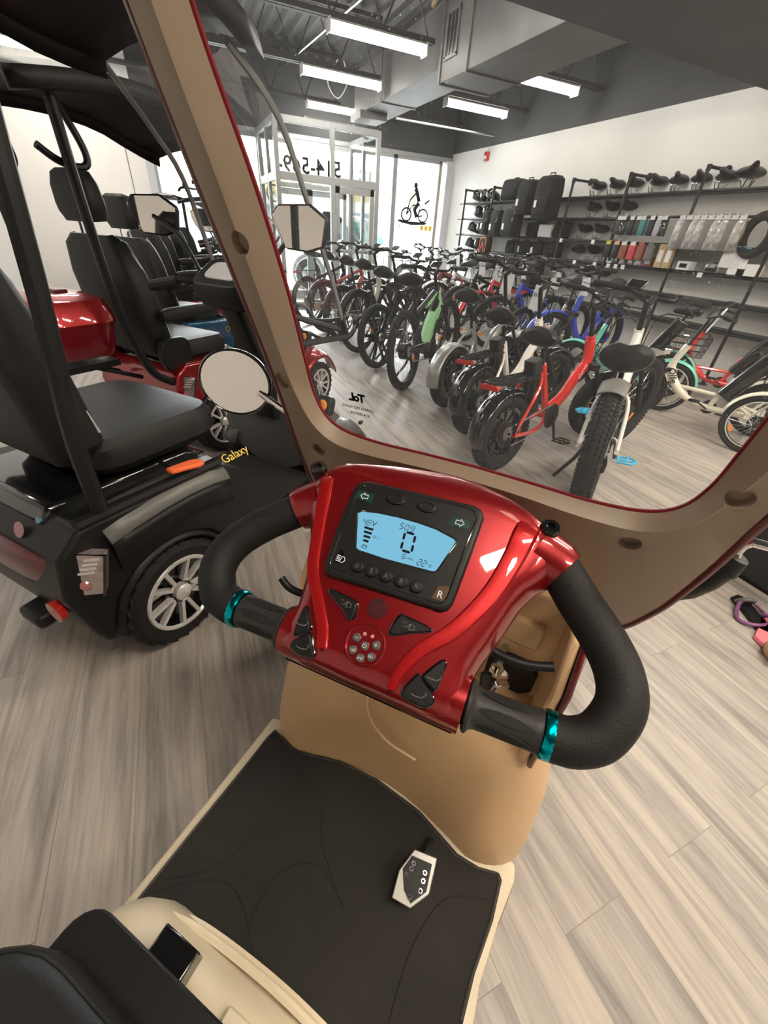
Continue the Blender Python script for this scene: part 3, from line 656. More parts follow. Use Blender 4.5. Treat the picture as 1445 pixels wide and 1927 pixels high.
def bike(name, label, rx, ry, head, style='mtb', colour=BLK, Rr=.36, tw=.06, L=1.12, wst='spoke', knob=1, lean=5, steer=0, rack=False, fender=None, fmat=BLKG,
         tail=False, tagc=False, display=True, pedals=BLK, group='electric bikes in the row', seat_h=.86, bar_h=1.06, bar_w=.68, bar_rise=.03, basket=False, hl=False, wide=False, side=1, stand=True, crank_a=80, text=None, batt=True, fork=None, ffend=(10, 125)):
    o = tag(empty(name, (rx, ry, 0), rad(90-head), rad(-lean)), label, 'bicycle', group)
    Rf = Rr; hb = V((L-.2, 0, Rf*2*.5+.5*Rf+.16)); ax = V((-.32, 0, 1)).normalized()
    hb = V((L-.10-.18, 0, Rr+tw*.5+.33)); ht = hb+ax*.15
    ax = (ht-hb).normalized()
    S = T(*hb) @ Matrix.Rotation(rad(steer), 4, ax) @ T(*(-hb))
    bb = V((L*.40, 0, .30)); st = V((L*.40-.19, 0, .70)); ra = V((0, 0, Rr)); fa = V((L, 0, Rr))
    f = MB(); c = lambda pts, k=5: cr(pts, k)
    dz = tw/2+.035
    if style == 'step':
        f.tube(c([ht-ax*.02, hb-V((.02, 0, .03)), (L*.66, 0, .52), (L*.56, 0, .40), (L*.47, 0, .345), bb]), [.036]*26, 10, flat=1.15)
        st = V((L*.40-.15, 0, .66)); f.tube([bb+V((.015, 0, 0)), st], .024, 10)
    elif style == 'beam':
        f.tube(c([ht-ax*.02, hb-V((.03, 0, .02)), (L*.6, 0, .56), (L*.5, 0, .42), bb]), .042, 10, flat=1.1)
        f.tube([bb, st], .024, 10)
    else:
        f.tube([hb+ax*.02, hb-V((.05, 0, .03)), (L*.5, 0, .36), bb], [.038, .045, .05, .04], 10, flat=1.25 if style != 'slim' else .8)
        f.tube([bb, st], .02, 10); f.tube(c([ht-ax*.02, (L*.55, 0, (ht.z+st.z)/2+.0), st-V((.01, 0, .03))]), .024, 10)
    f.tube([hb-ax*.01, ht+ax*.01], .03, 12); f.tube([bb-V((0, .045, 0)), bb+V((0, .045, 0))], .032, 12)
    for s in (-1, 1):
        f.tube(c([st-V((-.01, 0, .06)), (L*.18, s*dz*.9, (st.z+Rr)/2+.06), (.005, s*(dz+.015), Rr+.01)]), .011, 7)
        f.tube(c([bb-V((.03, -s*.03, 0)), (L*.22, s*dz, Rr*.93), (.0, s*(dz+.015), Rr)]), .013, 7)
    f.build('frame', colour, o)
    fk = MB(S)
    cw = hb-ax*.03
    fk.box(tuple(cw-ax*.015), (.06, tw+.11, .04))
    for s in (-1, 1):
        p0 = cw+V((.005, s*(tw/2+.035), 0)); p1 = fa+V((-.02, s*(tw/2+.035), 0)); md = p0.lerp(p1, .45)
        fk.tube([p0, md, md+(p1-md)*.02, p1], [.016, .016, .022, .02], 8)
    fk.build('fork', fork or BLKM, o)
    wheel(o, T(0, 0, Rr), Rr, tw, wst, knob, True); wheel(o, S @ T(*fa) @ R(17, 'Y'), Rr, tw, wst, knob)
    # cockpit
    top = V((ht.x-.02, 0, bar_h)); sm = MB(S); sm.tube([ht, ht+ax*max(.03, (bar_h-ht.z)*.9)], .018, 9); sm.tube([ht+ax*max(.03, (bar_h-ht.z)*.9-.01), top+V((.04, 0, 0))], .019, 8); sm.build('stem', BLKM, o)
    h = MB(S); w = bar_w/2; pts = [(top.x-.1, -w, top.z+bar_rise), (top.x-.02, -w*.5, top.z+bar_rise), (top.x+.04, -.1, top.z), (top.x+.04, .1, top.z), (top.x-.02, w*.5, top.z+bar_rise), (top.x-.1, w, top.z+bar_rise)]
    h.tube(cr(pts, 5), .0125, 8); hb_o = h.build('handlebar', BLKM, o)
    for s in (-1, 1):
        MB(S).tube([(top.x-.105, s*w*1.01, top.z+bar_rise), (top.x-.045, s*(w-.125), top.z+bar_rise+.001)], .0185, 10).build('grip', FOAM, hb_o)
        MB(S).tube(cr([(top.x-.03, s*(w-.17), top.z+bar_rise), (top.x+.03, s*(w-.16), top.z+bar_rise-.01), (top.x+.01, s*(w-.05), top.z+bar_rise-.02)], 3), .007, 6).box((top.x-.01, s*(w-.18), top.z+bar_rise), (.04, .03, .03)).build('brake_lever', BLKM, hb_o)
    cb = MB(S)
    for s, e in ((1, .12), (-1, .1), (1, .05)):
        cb.tube(cr([(top.x+.02, s*(w-.2), top.z+.02), (top.x+.14, s*(.12+e), top.z+.03-e), (top.x+.15, s*.03, top.z-.1), (hb.x+.03, s*.03, hb.z)], 4), .004, 5)
    cb.build('cables', BLK, o)
    if display:
        MB(S).box((0, 0, 0), (.075, .11, .02), T(top.x-.01, .0 if display == 1 else .12, top.z+.055) @ R(-35, 'Y')).build('display', BLKG, o, bev=.008)
    # saddle
    sp = V((st.x-(seat_h-st.z)*.3, 0, seat_h))
    MB().tube([st-V((0, 0, .04)), (sp.x, 0, seat_h)], .0155, 9).build('seat_post', BLKM, o)
    shared('wsad' if wide else 'sad', 'saddle', wide_saddle_mb if wide else saddle_mb, LEATH, o, T(sp.x+.02, 0, seat_h-.06) @ Matrix.Diagonal((1.1, 1.3 if not wide else 1.12, 1.7 if not wide else 1.45, 1)))
    # drive
    ck = MB().lathe([(.02, -.062), (.085, -.062), (.09, -.058), (.085, -.054), (.02, -.054)], T(*bb) @ R(90, 'X') @ R(180, 'X') if False else T(bb.x, 0, bb.z) @ R(90, 'X') @ Matrix.Diagonal((1, 1, -1, 1)), 26).build('chainring', BLK, o)
    MB().tube([(bb.x, -.058, bb.z+.085), (0, -.05, Rr+.035)], .005, 5).tube([(bb.x, -.058, bb.z-.085), (.02, -.05, Rr-.1), (0, -.05, Rr-.035)], .005, 5).lathe([(.02, .045), (.055, .047), (.045, .056), (.02, .06)], T(0, 0, Rr) @ R(90, 'X'), 20).build('chain', STEEL, o)
    MB().tube(cr([(0, -.05, Rr-.02), (.02, -.065, Rr-.08), (.045, -.06, Rr-.15)], 3), .012, 6).build('derailleur', BLK, o)
    k = MB(); a = rad(crank_a)
    for s, q in ((-1, 1), (1, -1)):
        e = bb+V((cos(a)*.165*q, s*.10, -sin(a)*.165*q)); k.seg(bb+V((0, s*.075, 0)), e, .022, .014)
        shared('ped', 'pedal', pedal_mb, pedals, o, T(e.x, e.y+s*.07, e.z) @ (R(180, 'Z') if s > 0 else Matrix()))
    k.build('crank', BLK, o)
    if stand:
        zz = .38*sin(rad(lean))
        MB().tube([(L*.3, .06, .30), (L*.25, .13, .16), (L*.2, .22, .0+.02+zz*.0+.22*sin(rad(lean)))], [.011, .013, .012], 7).build('kickstand', BLKM, o)
    if batt:
        if style in ('step',):
            MB().prism(rrect(.10, .085, .02), .36, .72, T(L*.30, 0, 0) @ R(-12, 'Y')).build('battery', BLK, o, bev=.006)
        elif style == 'mtb':
            MB().prism([(-.045, -.05), (.045, -.05), (.03, .05), (-.03, .05)], 0, .36, frame_to(bb+V((.09, 0, .08)), hb-bb, (0, 1, 0)) @ R(90, 'Z')).build('battery', BLKG, o, bev=.006)
    if rack:
        r = MB(); z = 2*Rr+.075; 
        r.tube(cr([(.24, -.05, z), (.2, -.07, z), (-.12, -.07, z), (-.17, -.03, z), (-.17, .03, z), (-.12, .07, z), (.2, .07, z), (.24, .05, z)], 3), .007, 6)
        for y in (-.035, 0, .035): r.tube([(.2, y, z), (-.16, y, z)], .006, 5)
        for x in (.12, .02, -.08): r.tube([(x, -.07, z), (x, .07, z)], .006, 5)
        for s in (-1, 1): r.tube([(-.06, s*.07, z), (.0, s*(dz+.02), Rr)], .006, 5); r.tube([(.12, s*.07, z), (.0, s*(dz+.02), Rr)], .006, 5)
        ro = r.build('rack', BLK, o)
        if tail: MB().prism(rrect(.13, .028, .01), 0, .03, T(-.175, 0, z-.022) @ R(-90, 'Y') @ R(90, 'Z')).build('tail_light', REDL, o)
    if fender:
        a0, a1 = fender
        MB().add(*(lambda q: (q.v, q.f))(fender_mb(Rr, tw, a0, a1)), T(0, 0, Rr)).build('rear_fender', fmat, o, solid=.004)
        MB(S).add(*(lambda q: (q.v, q.f))(fender_mb(Rr, tw, *ffend)), T(*fa)).build('front_fender', fmat, o, solid=.004)
    if basket: wire_basket(o, T(top.x+.2, 0, top.z-.28), .3, .36, .22)
    if hl: MB(S).lathe([(.0, -.03), (.025, -.03), (.032, .02), (.0, .02)], T(hb.x+.06, 0, hb.z+.08) @ R(90, 'Y'), 16).build('headlight', CLEARL, o)
    if tagc:
        MB(S).box((0, 0, 0), (.002, .13, .19), T(top.x+.06, .06*tagc, top.z-.13) @ R(8, 'Y')).build('price_card', PAPER, o, sm=0)
        text_mb('$1799', .04, S @ T(top.x+.057, .06*tagc, top.z-.11) @ R(-90, 'Z') @ R(90, 'X'), False).build('price_lettering', INK, o, sm=0) if tagc == 2 else None
    if text:
        s_, size, M_, tm = text
        text_mb(s_, size, M_).build('lettering', tm, o, sm=0)
    return o
def wire_basket(parent, M, w, d_, h, name='basket'):
    m = MB(M); n = 7
    for k, z in ((1, h), (.95, h*.66), (.9, h*.33), (.86, 0)):
        m.tube([(x*k, y*k, z) for x, y in rrect(d_, w, .03, 3)], .0045, 5, closed=True)
    for i in range(n):
        for s in (-1, 1):
            y = -w/2+w*i/(n-1); m.tube([(s*d_/2, y*.97, h), (s*d_/2*.86, y*.86, 0)], .0028, 4)
            x = -d_/2+d_*i/(n-1); m.tube([(x*.97, s*w/2, h), (x*.86, s*w/2*.86, 0)], .0028, 4)
        y = (-w/2+w*i/(n-1))*.86; m.tube([(-d_/2*.86, y, 0), (d_/2*.86, y, 0)], .0028, 4)
    return m.build(name, BLKM, parent)

ROW = 'e-bikes in the front row'
# front row, rear wheels towards the camera, from right to left
bike('fat_tyre_bike', 'white fat-tyre bike with cyan pedals seen from behind, nearest in the row', 2.03, 1.40, 56, 'mtb', WHITEP, .365, .105, 1.14, fender=(62, 112), ffend=(75, 130), fmat=GREYG, knob=2, lean=4, steer=-24, pedals=CYAN, seat_h=.80, bar_h=1.08, wide=True, display=2, tagc=0, group=ROW, crank_a=145, bar_w=.70, fork=BLKM)
bike('folding_bike', 'red step-through fat-tyre bike with rear rack and glossy black fenders', 1.80, 1.96, 76, 'step', BRED, .265, .10, 1.2, 'mag', 1, 4, -28, True, (40, 190), BLKG, True, 0, True, BLK, ROW, .76, 1.02, .62, .04, crank_a=80, text=('Curvo', .045, T(.79, -.047, .57) @ R(-58, 'Y') @ R(90, 'X'), PAPER))
bike('folding_bike', 'white step-through fat-tyre bike with black rack, second left of the white fat bike', 1.98, 2.54, 68, 'step', WHITEP, .265, .10, 1.2, 'mag', 1, 4, -20, True, (40, 190), BLKG, True, 2, True, BLK, ROW, .78, 1.06, .62, .04, hl=True)
bike('cargo_bike', 'grey bike with silver rear fender and long black saddle behind the white step-through', 2.12, 3.14, 66, 'beam', GREYP, .27, .10, 1.2, 'mag', 1, 4, -10, False, (30, 190), SILVERF, False, 1, True, BLK, ROW, .84, 1.12, .66, .05)
bike('mountain_bike', 'black mountain bike with light green down tube and orange spoke reflector', 1.94, 3.70, 50, 'mtb', BLK, .37, .062, 1.16, knob=1, lean=5, steer=-8, group=ROW, seat_h=.9, bar_h=1.03, bar_w=.74, batt=False)
bike('folding_bike', 'black bike with six-spoke mag wheels just left of the green mountain bike', 1.99, 4.5, 62, 'beam', BLK, .34, .06, 1.1, 'mag', 0, 5, -12, False, None, group=ROW, seat_h=.9, bar_h=1.08)
bike('city_bike', 'black city bike with full black fenders, third left of the green one', 2.04, 5.25, 62, 'step', BLK, .36, .05, 1.12, 'spoke', 0, 5, -15, True, (20, 195), BLK, False, 0, group=ROW, seat_h=.92, bar_h=1.12)
bike('city_bike', 'sand coloured step-through bike with tan frame in the left part of the front row', 2.05, 5.9, 62, 'step', OLIVE, .35, .055, 1.12, 'spoke', 0, 5, -12, False, (20, 190), BLK, group=ROW, seat_h=.92, bar_h=1.12)
bike('city_bike', 'black bike with brick-red frame tubes second from the entrance', 2.0, 6.55, 64, 'slim', mat('brick_red_paint', (.3, .06, .06), .3), .35, .055, 1.12, 'spoke', 0, 5, -14, True, (20, 190), BLK, group=ROW, seat_h=.94, bar_h=1.14)
bike('city_bike', 'rack-carrying bike with red tail light nearest the glass entrance', 1.92, 7.2, 64, 'slim', BLK, .35, .055, 1.12, 'spoke', 0, 5, -14, True, None, BLK, True, group=ROW, seat_h=.94, bar_h=1.12)
# light green down tube cover on the mountain bike
g = [o for o in bpy.data.objects if o.get('label', '').startswith('black mountain bike')][0]
a, b = V((.90, 0, .71)), V((.50, 0, .345))
tube = MB().tube([a+V((-.02, 0, .12)), a, a.lerp(b, .5), b], [.036, .06, .072, .055], 8, flat=1.2)
tube.tube([(.83, 0, .83), (.56, 0, .72)], .027, 8); tube.build('down_tube', GREEN, g)
for s in (-1, 1): MB().prism([(-.01, .0), (.16, .03), (.16, .055), (.02, .03)], -.002, .002, frame_to(V((.62, s*.077, .44)), V((0, s, 0)), (.74, 0, .67)) @ R(90, 'Z')).build('graphic', BLK, g, sm=0)
MB().tube([(-.35, .25, .02), (-.05, .09, .2)], .01).build('stay', BLKM, g) if False else None
wbk = [o for o in bpy.data.objects if o.get('label', '').startswith('white fat-tyre bike')][0]
for s_ in (-1, 1):
    for k in (0, .02): MB().prism([(-.05, -.004), (.06, -.007), (.06, .001), (-.05, .003)], -.0015, .0015, frame_to(V((.80+k, s_*.0465, .66+k)), V((0, s_, 0)), (.74, 0, .67)) @ R(90, 'Z')).build('graphic', BLUE, wbk, sm=0)
# second row, nose to nose with the front row
R2 = 'e-bikes in the second row'
second = [('city_bike', 'blue bike with rear rack standing behind the red step-through bike', 5.1, 4.15, 262, 'step', BLUE, .34, .055, 'spoke', True, 1),
          ('city_bike', 'grey low bike with small basket behind the white step-through bike', 5.1, 4.7, 266, 'step', GREYP, .33, .055, 'spoke', False, 2),
          ('mountain_bike', 'dark blue mountain bike in the middle of the second row', 5.15, 5.25, 264, 'mtb', BLUE, .35, .06, 'spoke', False, 1),
          ('city_bike', 'dull red bike behind the grey bike with the silver fender', 5.1, 5.8, 266, 'slim', BRED, .35, .05, 'spoke', True, 1),
          ('mountain_bike', 'black mountain bike with white price card in the second row', 5.15, 6.36, 264, 'mtb', BLK, .36, .06, 'spoke', False, 2),
          ('city_bike', 'white slim bike in the second row below the handlebar bags', 5.15, 6.95, 266, 'slim', WHITEP, .35, .05, 'spoke', True, 2),
          ('city_bike', 'brick-red bike in the second row below the panniers', 5.15, 7.45, 264, 'slim', MATS['brick_red_paint'], .35, .05, 'spoke', False, 1),
          ('mountain_bike', 'black bike in the second row in front of the helmets', 5.2, 8.0, 266, 'mtb', BLK, .36, .06, 'spoke', False, 1),
          ('city_bike', 'grey bike farthest back in the second row near the window', 5.2, 8.55, 264, 'slim', GREYP, .35, .05, 'spoke', False, 0)]
for i, (n, lab, x, y, hd, st, c, rr, tw, ws, rk, tg) in enumerate(second):
    bike(n, lab, x, y, hd, st, c, rr, tw, 1.1, ws, 0, 4, (-14, 10, -20, 15, 5)[i % 5], rk, (20, 190) if rk else None, c if rk else BLK, rk, tg, True, BLK, R2, .9, 1.08+.03*(i % 3), .56, .04)
# trikes
def trike(label, x, y, head, c, text=None, red_box=False, steer=0, basket=True, seat=True, box=None, card=False):
    o = tag(empty('tricycle', (x, y, 0), rad(90-head)), label, 'tricycle', 'tricycles in front of the wall shelving'); o.scale = (.78, .78, .78)
    Rr, tw, L, hw = .30, .055, 1.22, .34
    hb = V((L-.24, 0, .62)); ht = V((L-.31, 0, .86)); ax = (ht-hb).normalized()
    S = T(*hb) @ Matrix.Rotation(rad(steer), 4, ax) @ T(*(-hb))
    f = MB()
    f.tube(cr([ht, hb, (L-.33, 0, .46), (L-.45, 0, .36), (L-.6, 0, .29), (.45, 0, .27), (.12, 0, .28)], 5), [.036]*5+[.045]*12+[.034]*14, 12)
    f.tube([(L-.38, 0, .43), (.38, 0, .42)], .02, 8); f.tube([(.47, 0, .27), (.36, 0, .62)], .026, 10)
    f.tube([(.33, 0, .40), (.02, -.12, .30)], .018, 8); f.tube([(.33, 0, .40), (.02, .12, .30)], .018, 8)
    f.tube([(0, -hw+.05, Rr), (0, hw-.05, Rr)], .024, 10); f.tube([(.12, -.2, .3), (.12, .2, .3)], .016, 8)
    for s in (-1, 1): f.tube([(.12, s*.2, .3), (.0, s*.2, Rr)], .016, 8); f.tube([(.1, s*.2, .3), (-.1, s*.2, .62)], .012, 6)
    f.build('frame', c, o)
    fk = MB(S)
    for s in (-1, 1): fk.tube([hb+V((.01, s*.05, -.03)), (L, s*.05, Rr)], .016, 8)
    fk.box((hb.x+.01, 0, hb.z-.03), (.05, .14, .035)); fk.build('fork', BLKM, o)
    wheel(o, S @ T(L, 0, Rr), Rr, tw, 'spoke', 0, True)
    for s in (-1, 1):
        wheel(o, T(0, s*hw, Rr), Rr, tw, 'spoke', 0)
        MB().add(*(lambda q: (q.v, q.f))(fender_mb(Rr, tw, 15, 175, .03)), T(0, s*hw, Rr)).build('rear_fender', c, o, solid=.005)
        MB().torus(Rr-.066, .006, T(0, s*(hw+.022), Rr) @ R(90, 'X'), 44, 6, .4).build('reflective_band', PALE, o)
    MB(S).add(*(lambda q: (q.v, q.f))(fender_mb(Rr, tw, 20, 150, .03)), T(L, 0, Rr)).build('front_fender', c, o, solid=.005)
    MB().prism(rrect(.16, .13, .025), 0, .66, T(.38, 0, .42) @ R(-26, 'Y')).build('battery', BLKG, o, bev=.008)
    if seat: 
        MB().tube([(.115, 0, .98), (.07, 0, 1.08)], .016, 8).build('seat_post', BLKM, o)
        shared('wsad', 'saddle', wide_saddle_mb, LEATH, o, T(.07, 0, 1.05) @ Matrix.Diagonal((1.15, 1.2, 1.3, 1)))
    top = V((ht.x-.09, 0, 1.16)); h = MB(S); h.tube([ht, top], .018, 8); h.tube(cr([(top.x-.2, -.33, top.z+.02), (top.x-.06, -.28, top.z+.05), (top.x+.03, -.1, top.z), (top.x+.03, .1, top.z), (top.x-.06, .28, top.z+.05), (top.x-.2, .33, top.z+.02)], 5), .0125, 8)
    hh = h.build('handlebar', BLKM, o)
    for s in (-1, 1): MB(S).tube([(top.x-.2, s*.33, top.z+.02), (top.x-.09, s*.295, top.z+.045)], .019, 9).build('grip', FOAM, hh)
    MB(S).lathe([(0, -.05), (.045, -.03), (.05, .03), (0, .035)], T(hb.x+.1, 0, hb.z+.16) @ R(90, 'Y'), 18).build('headlight', CHROME, o)
    MB().lathe([(.02, -.05), (.075, -.05), (.075, -.044), (.02, -.044)], T(.47, 0, .27) @ R(90, 'X') @ Matrix.Diagonal((1, 1, -1, 1)), 24).build('chainring', BLK, o)
    k = MB(); k.seg((.47, -.07, .27), (.33, -.08, .2), .022, .014); k.seg((.47, .07, .27), (.61, .08, .34), .022, .014); k.build('crank', BLK, o)
    for q in ((.33, -.14, .2), (.61, .14, .34)): shared('ped', 'pedal', pedal_mb, BLK, o, T(*q) @ (R(180, 'Z') if q[1] > 0 else Matrix()))
    if basket: wire_basket(o, T(-.06, 0, .66), .5, .42, .22, 'rear_basket')
    if card:
        MB(S).box((0, 0, 0), (.003, .17, .25), T(top.x-.05, .06, top.z-.02) @ R(-20, 'Y')).build('price_card', PAPER, o, sm=0)
        text_mb('$1799', .055, S @ T(top.x-.053, .06, top.z+.02) @ R(-20, 'Y') @ R(-90, 'Z') @ R(90, 'X')).build('price_lettering', INK, o, sm=0)
    if text: text_mb(text, .10, frame_to(V((L-.292, .0445, .535)), V((0, 1, 0)), (-.87, 0, .49)), False, .002, 'CENTER', .95, .3, .001).build('lettering', INK, o, sm=0)
    return o
trike('cream white trike with low step frame and cream fenders, nearest to the windscreen edge', 4.22, 1.66, -22, CREAMP, 'Ollie', steer=10, card=True)
trike('mint green trike with mint fenders behind the cream trike', 4.42, 2.66, -35, MINT, 'Ollie', steer=-10)
trike('red trike partly hidden behind the black seat tube of the cream trike', 5.3, 2.2, -35, BRED, None)
wb = tag(empty('display_box', (5.42, 2.02, .99)), 'white box topped with paper sheets standing in the red trike basket', 'box')
MB().box((0, 0, -.12), (.34, .4, .26)).build('box', PAPER, wb, sm=0); MB().box((-.02, 0, .015), (.22, .3, .003), R(-6, 'Y')).build('paper_sheet', PAPER, wb, sm=0)

# ================================================================== PARKED MOBILITY SCOOTERS (row on the left)
def scooter_wheel(parent, x, y, Rr=.2, w=.1, side=1):
    M = T(x, y, Rr) @ R(90*side, 'Y')
    t = shared(('swr', Rr), 'wheel', lambda: MB().lathe([(0, -.02), (Rr*.68, -.03), (Rr*.71, .03), (Rr*.68, .045), (Rr*.65, .012), (0, .006)], None, 32), BLKG, parent, M)
    def ty():
        m = MB(); q = Rr*.69
        m.lathe([(q, -w*.42), (Rr*.9, -w*.5), (Rr, -w*.36), (Rr, w*.36), (Rr*.9, w*.5), (q, w*.42)], None, 40, cap=False)
        for i in range(26):
            for s in (-1, 1): m.box((0, 0, 0), (.014, .03, w*.3), R(360*i/26+s*3, 'Z') @ T(Rr*.985, 0, s*w*.22) @ R(s*25, 'X'))
        return m
    shared(('swt', Rr, w), 'tyre', ty, RUB, t)
    def sp():
        m = MB(); m.torus(Rr*.685, .0085, T(0, 0, w*.42), 36, 6)
        for i in range(5):
            for s in (-1, 1):
                F = R(72*i, 'Z'); m.seg((Rr*.22, s*.010, .03), (Rr*.66, s*.036, w*.38), .013, .02, F)
            m.tube([(Rr*.22*cos(a), Rr*.22*sin(a), .033) for a in (rad(72*i-14), rad(72*i), rad(72*i+14))], .006, 5)
        m.lathe([(.032, .02), (.032, .045), (.02, .055), (0, .057)], None, 20)
        return m
    shared(('sws', Rr), 'rim_spokes', sp, SILVER, t)
    return t
def cushion_mb(w, d, h):
    rows = []
    for z, k in ((0, .9), (h*.25, 1), (h*.7, 1), (h*.95, .93), (h, .75)): rows.append([(x*k, y*k, z-(.012*(1-(2*x/w)**2) if z > h*.8 else 0)+(.02 if y > d*.2 and z > h*.6 else 0)*0) for x, y in rrect(w, d, min(w, d)*.22, 5)])
    return MB().loft(rows)
def back_mb(w, h, t, tilt=10):
    rows = []
    for z, k, e in ((0, .85, .8), (.04, .97, 1), (h*.35, 1, 1), (h*.7, .96, .9), (h*.93, .8, .7), (h, .6, .35)):
        rows.append([(x, y*e-(.03 if abs(x) < w*.28 and y > 0 else 0)+(.012 if abs(x) > w*.36 and y > 0 else 0), z) for x, y in rrect(w*k, t, t*.35, 4)])
    return MB(R(tilt, 'X')).loft(rows)
def scooter_seat(o, y0=0., z=.66, w=.46, head=True, arms=True, x0=0., hr_style=0, lever=True, back_h=.56, tilt=12, m=SEATM):
    MB().box((x0, y0+.2, z-.03), (.3, .36, .05)).box((x0, y0+.18, z-.07), (.16, .2, .06)).build('seat_base', BLK, o, sm=0, bev=.008)
    shared(('cu', w), 'seat_cushion', lambda: cushion_mb(w, .48, .12), m, o, T(x0, y0+.22, z))
    shared(('bk', w, back_h, tilt), 'backrest', lambda: back_mb(w, back_h, .13, tilt), m, o, T(x0, y0-.02, z+.07))
    for s in (-1, 1): MB().tube(cr([(x0+s*w*.46, y0+.035, z+.14), (x0+s*w*.47, y0-.01, z+.32), (x0+s*w*.45, y0-.055, z+.5), (x0+s*w*.36, y0-.095, z+.6)], 5), .004, 5).build('piping', PALE, o)
    if head:
        top = V((x0, y0-.02-sin(rad(tilt))*(back_h+.05), z+.07+cos(rad(tilt))*back_h))
        for s in (-1, 1): MB().tube([top+V((s*.05, 0, -.03)), top+V((s*.05, 0, .07))], .006, 6).build('headrest_post', CHROME, o)
        shared(('hr', hr_style), 'headrest', lambda: back_mb(.26, .2, .1, 5), m, o, T(*top) @ T(0, 0, .05))
    if arms:
        for s in (-1, 1):
            MB().loft([[(x0+s*(w/2+.04)+a, y, z+.27+b+(y-y0)*.06) for a, b in rrect(.055, k, min(.02, k*.4))] for y, k in ((y0-.05, .05), (y0, .07), (y0+.15, .06), (y0+.32, .045), (y0+.34, .03))]).build('armrest', SEATM, o)
            MB().prism(rrect(.2, .17, .06), -.02, .02, T(x0+s*(w/2+.03), y0+.0, z+.07) @ R(90, 'Y') @ R(90, 'Z')).build('hinge_cover', BLK, o, bev=.006)
def hexmirror(o, base, pos, face, big=.19):
    m = MB(); m.tube(cr([base, V(base).lerp(V(pos), .5)+V((0, .02, .03)), pos], 5), .009, 7); a = m.build('mirror_arm', BLK, o)
    F = frame_to(V(pos), face); sh_ = [(-.10, .035), (-.075, .06), (.04, .065), (.10, .03), (.085, -.045), (.03, -.06), (-.055, -.055)]
    k = big/.2; sh_ = [(x*k*1.0, y*k*1.1) for x, y in sh_]
    MB(F).prism([(x*1.08, y*1.1) for x, y in sh_], -.035, .0, inset=.0).build('mirror_shell', BLK, a, bev=.01)
    MB(F).prism(sh_, .0, .004).build('mirror_face', MIRROR, a, sm=0)
def canopy(o, y0, y1, z0, w=.78, drop=.12, m=BLKM):
    n = 12; rows = []
    for i in range(n+1):
        t = i/n; y = y0+(y1-y0)*t; zz = z0+.07*sin(PI*min(1, t*1.15)*.9)-(drop*max(0, (t-.7)/.3)**1.6)
        rows.append([(w/2*x*(1-.18*max(0, (t-.75)/.25)**2), y, zz+.05*(1-x*x)-(.045 if abs(x) == 1 else 0)) for x in (-1, -.96, -.6, -.2, .2, .6, .96, 1)])
    return MB().sheet(rows).build('canopy', m, o, solid=.03, sm=50)
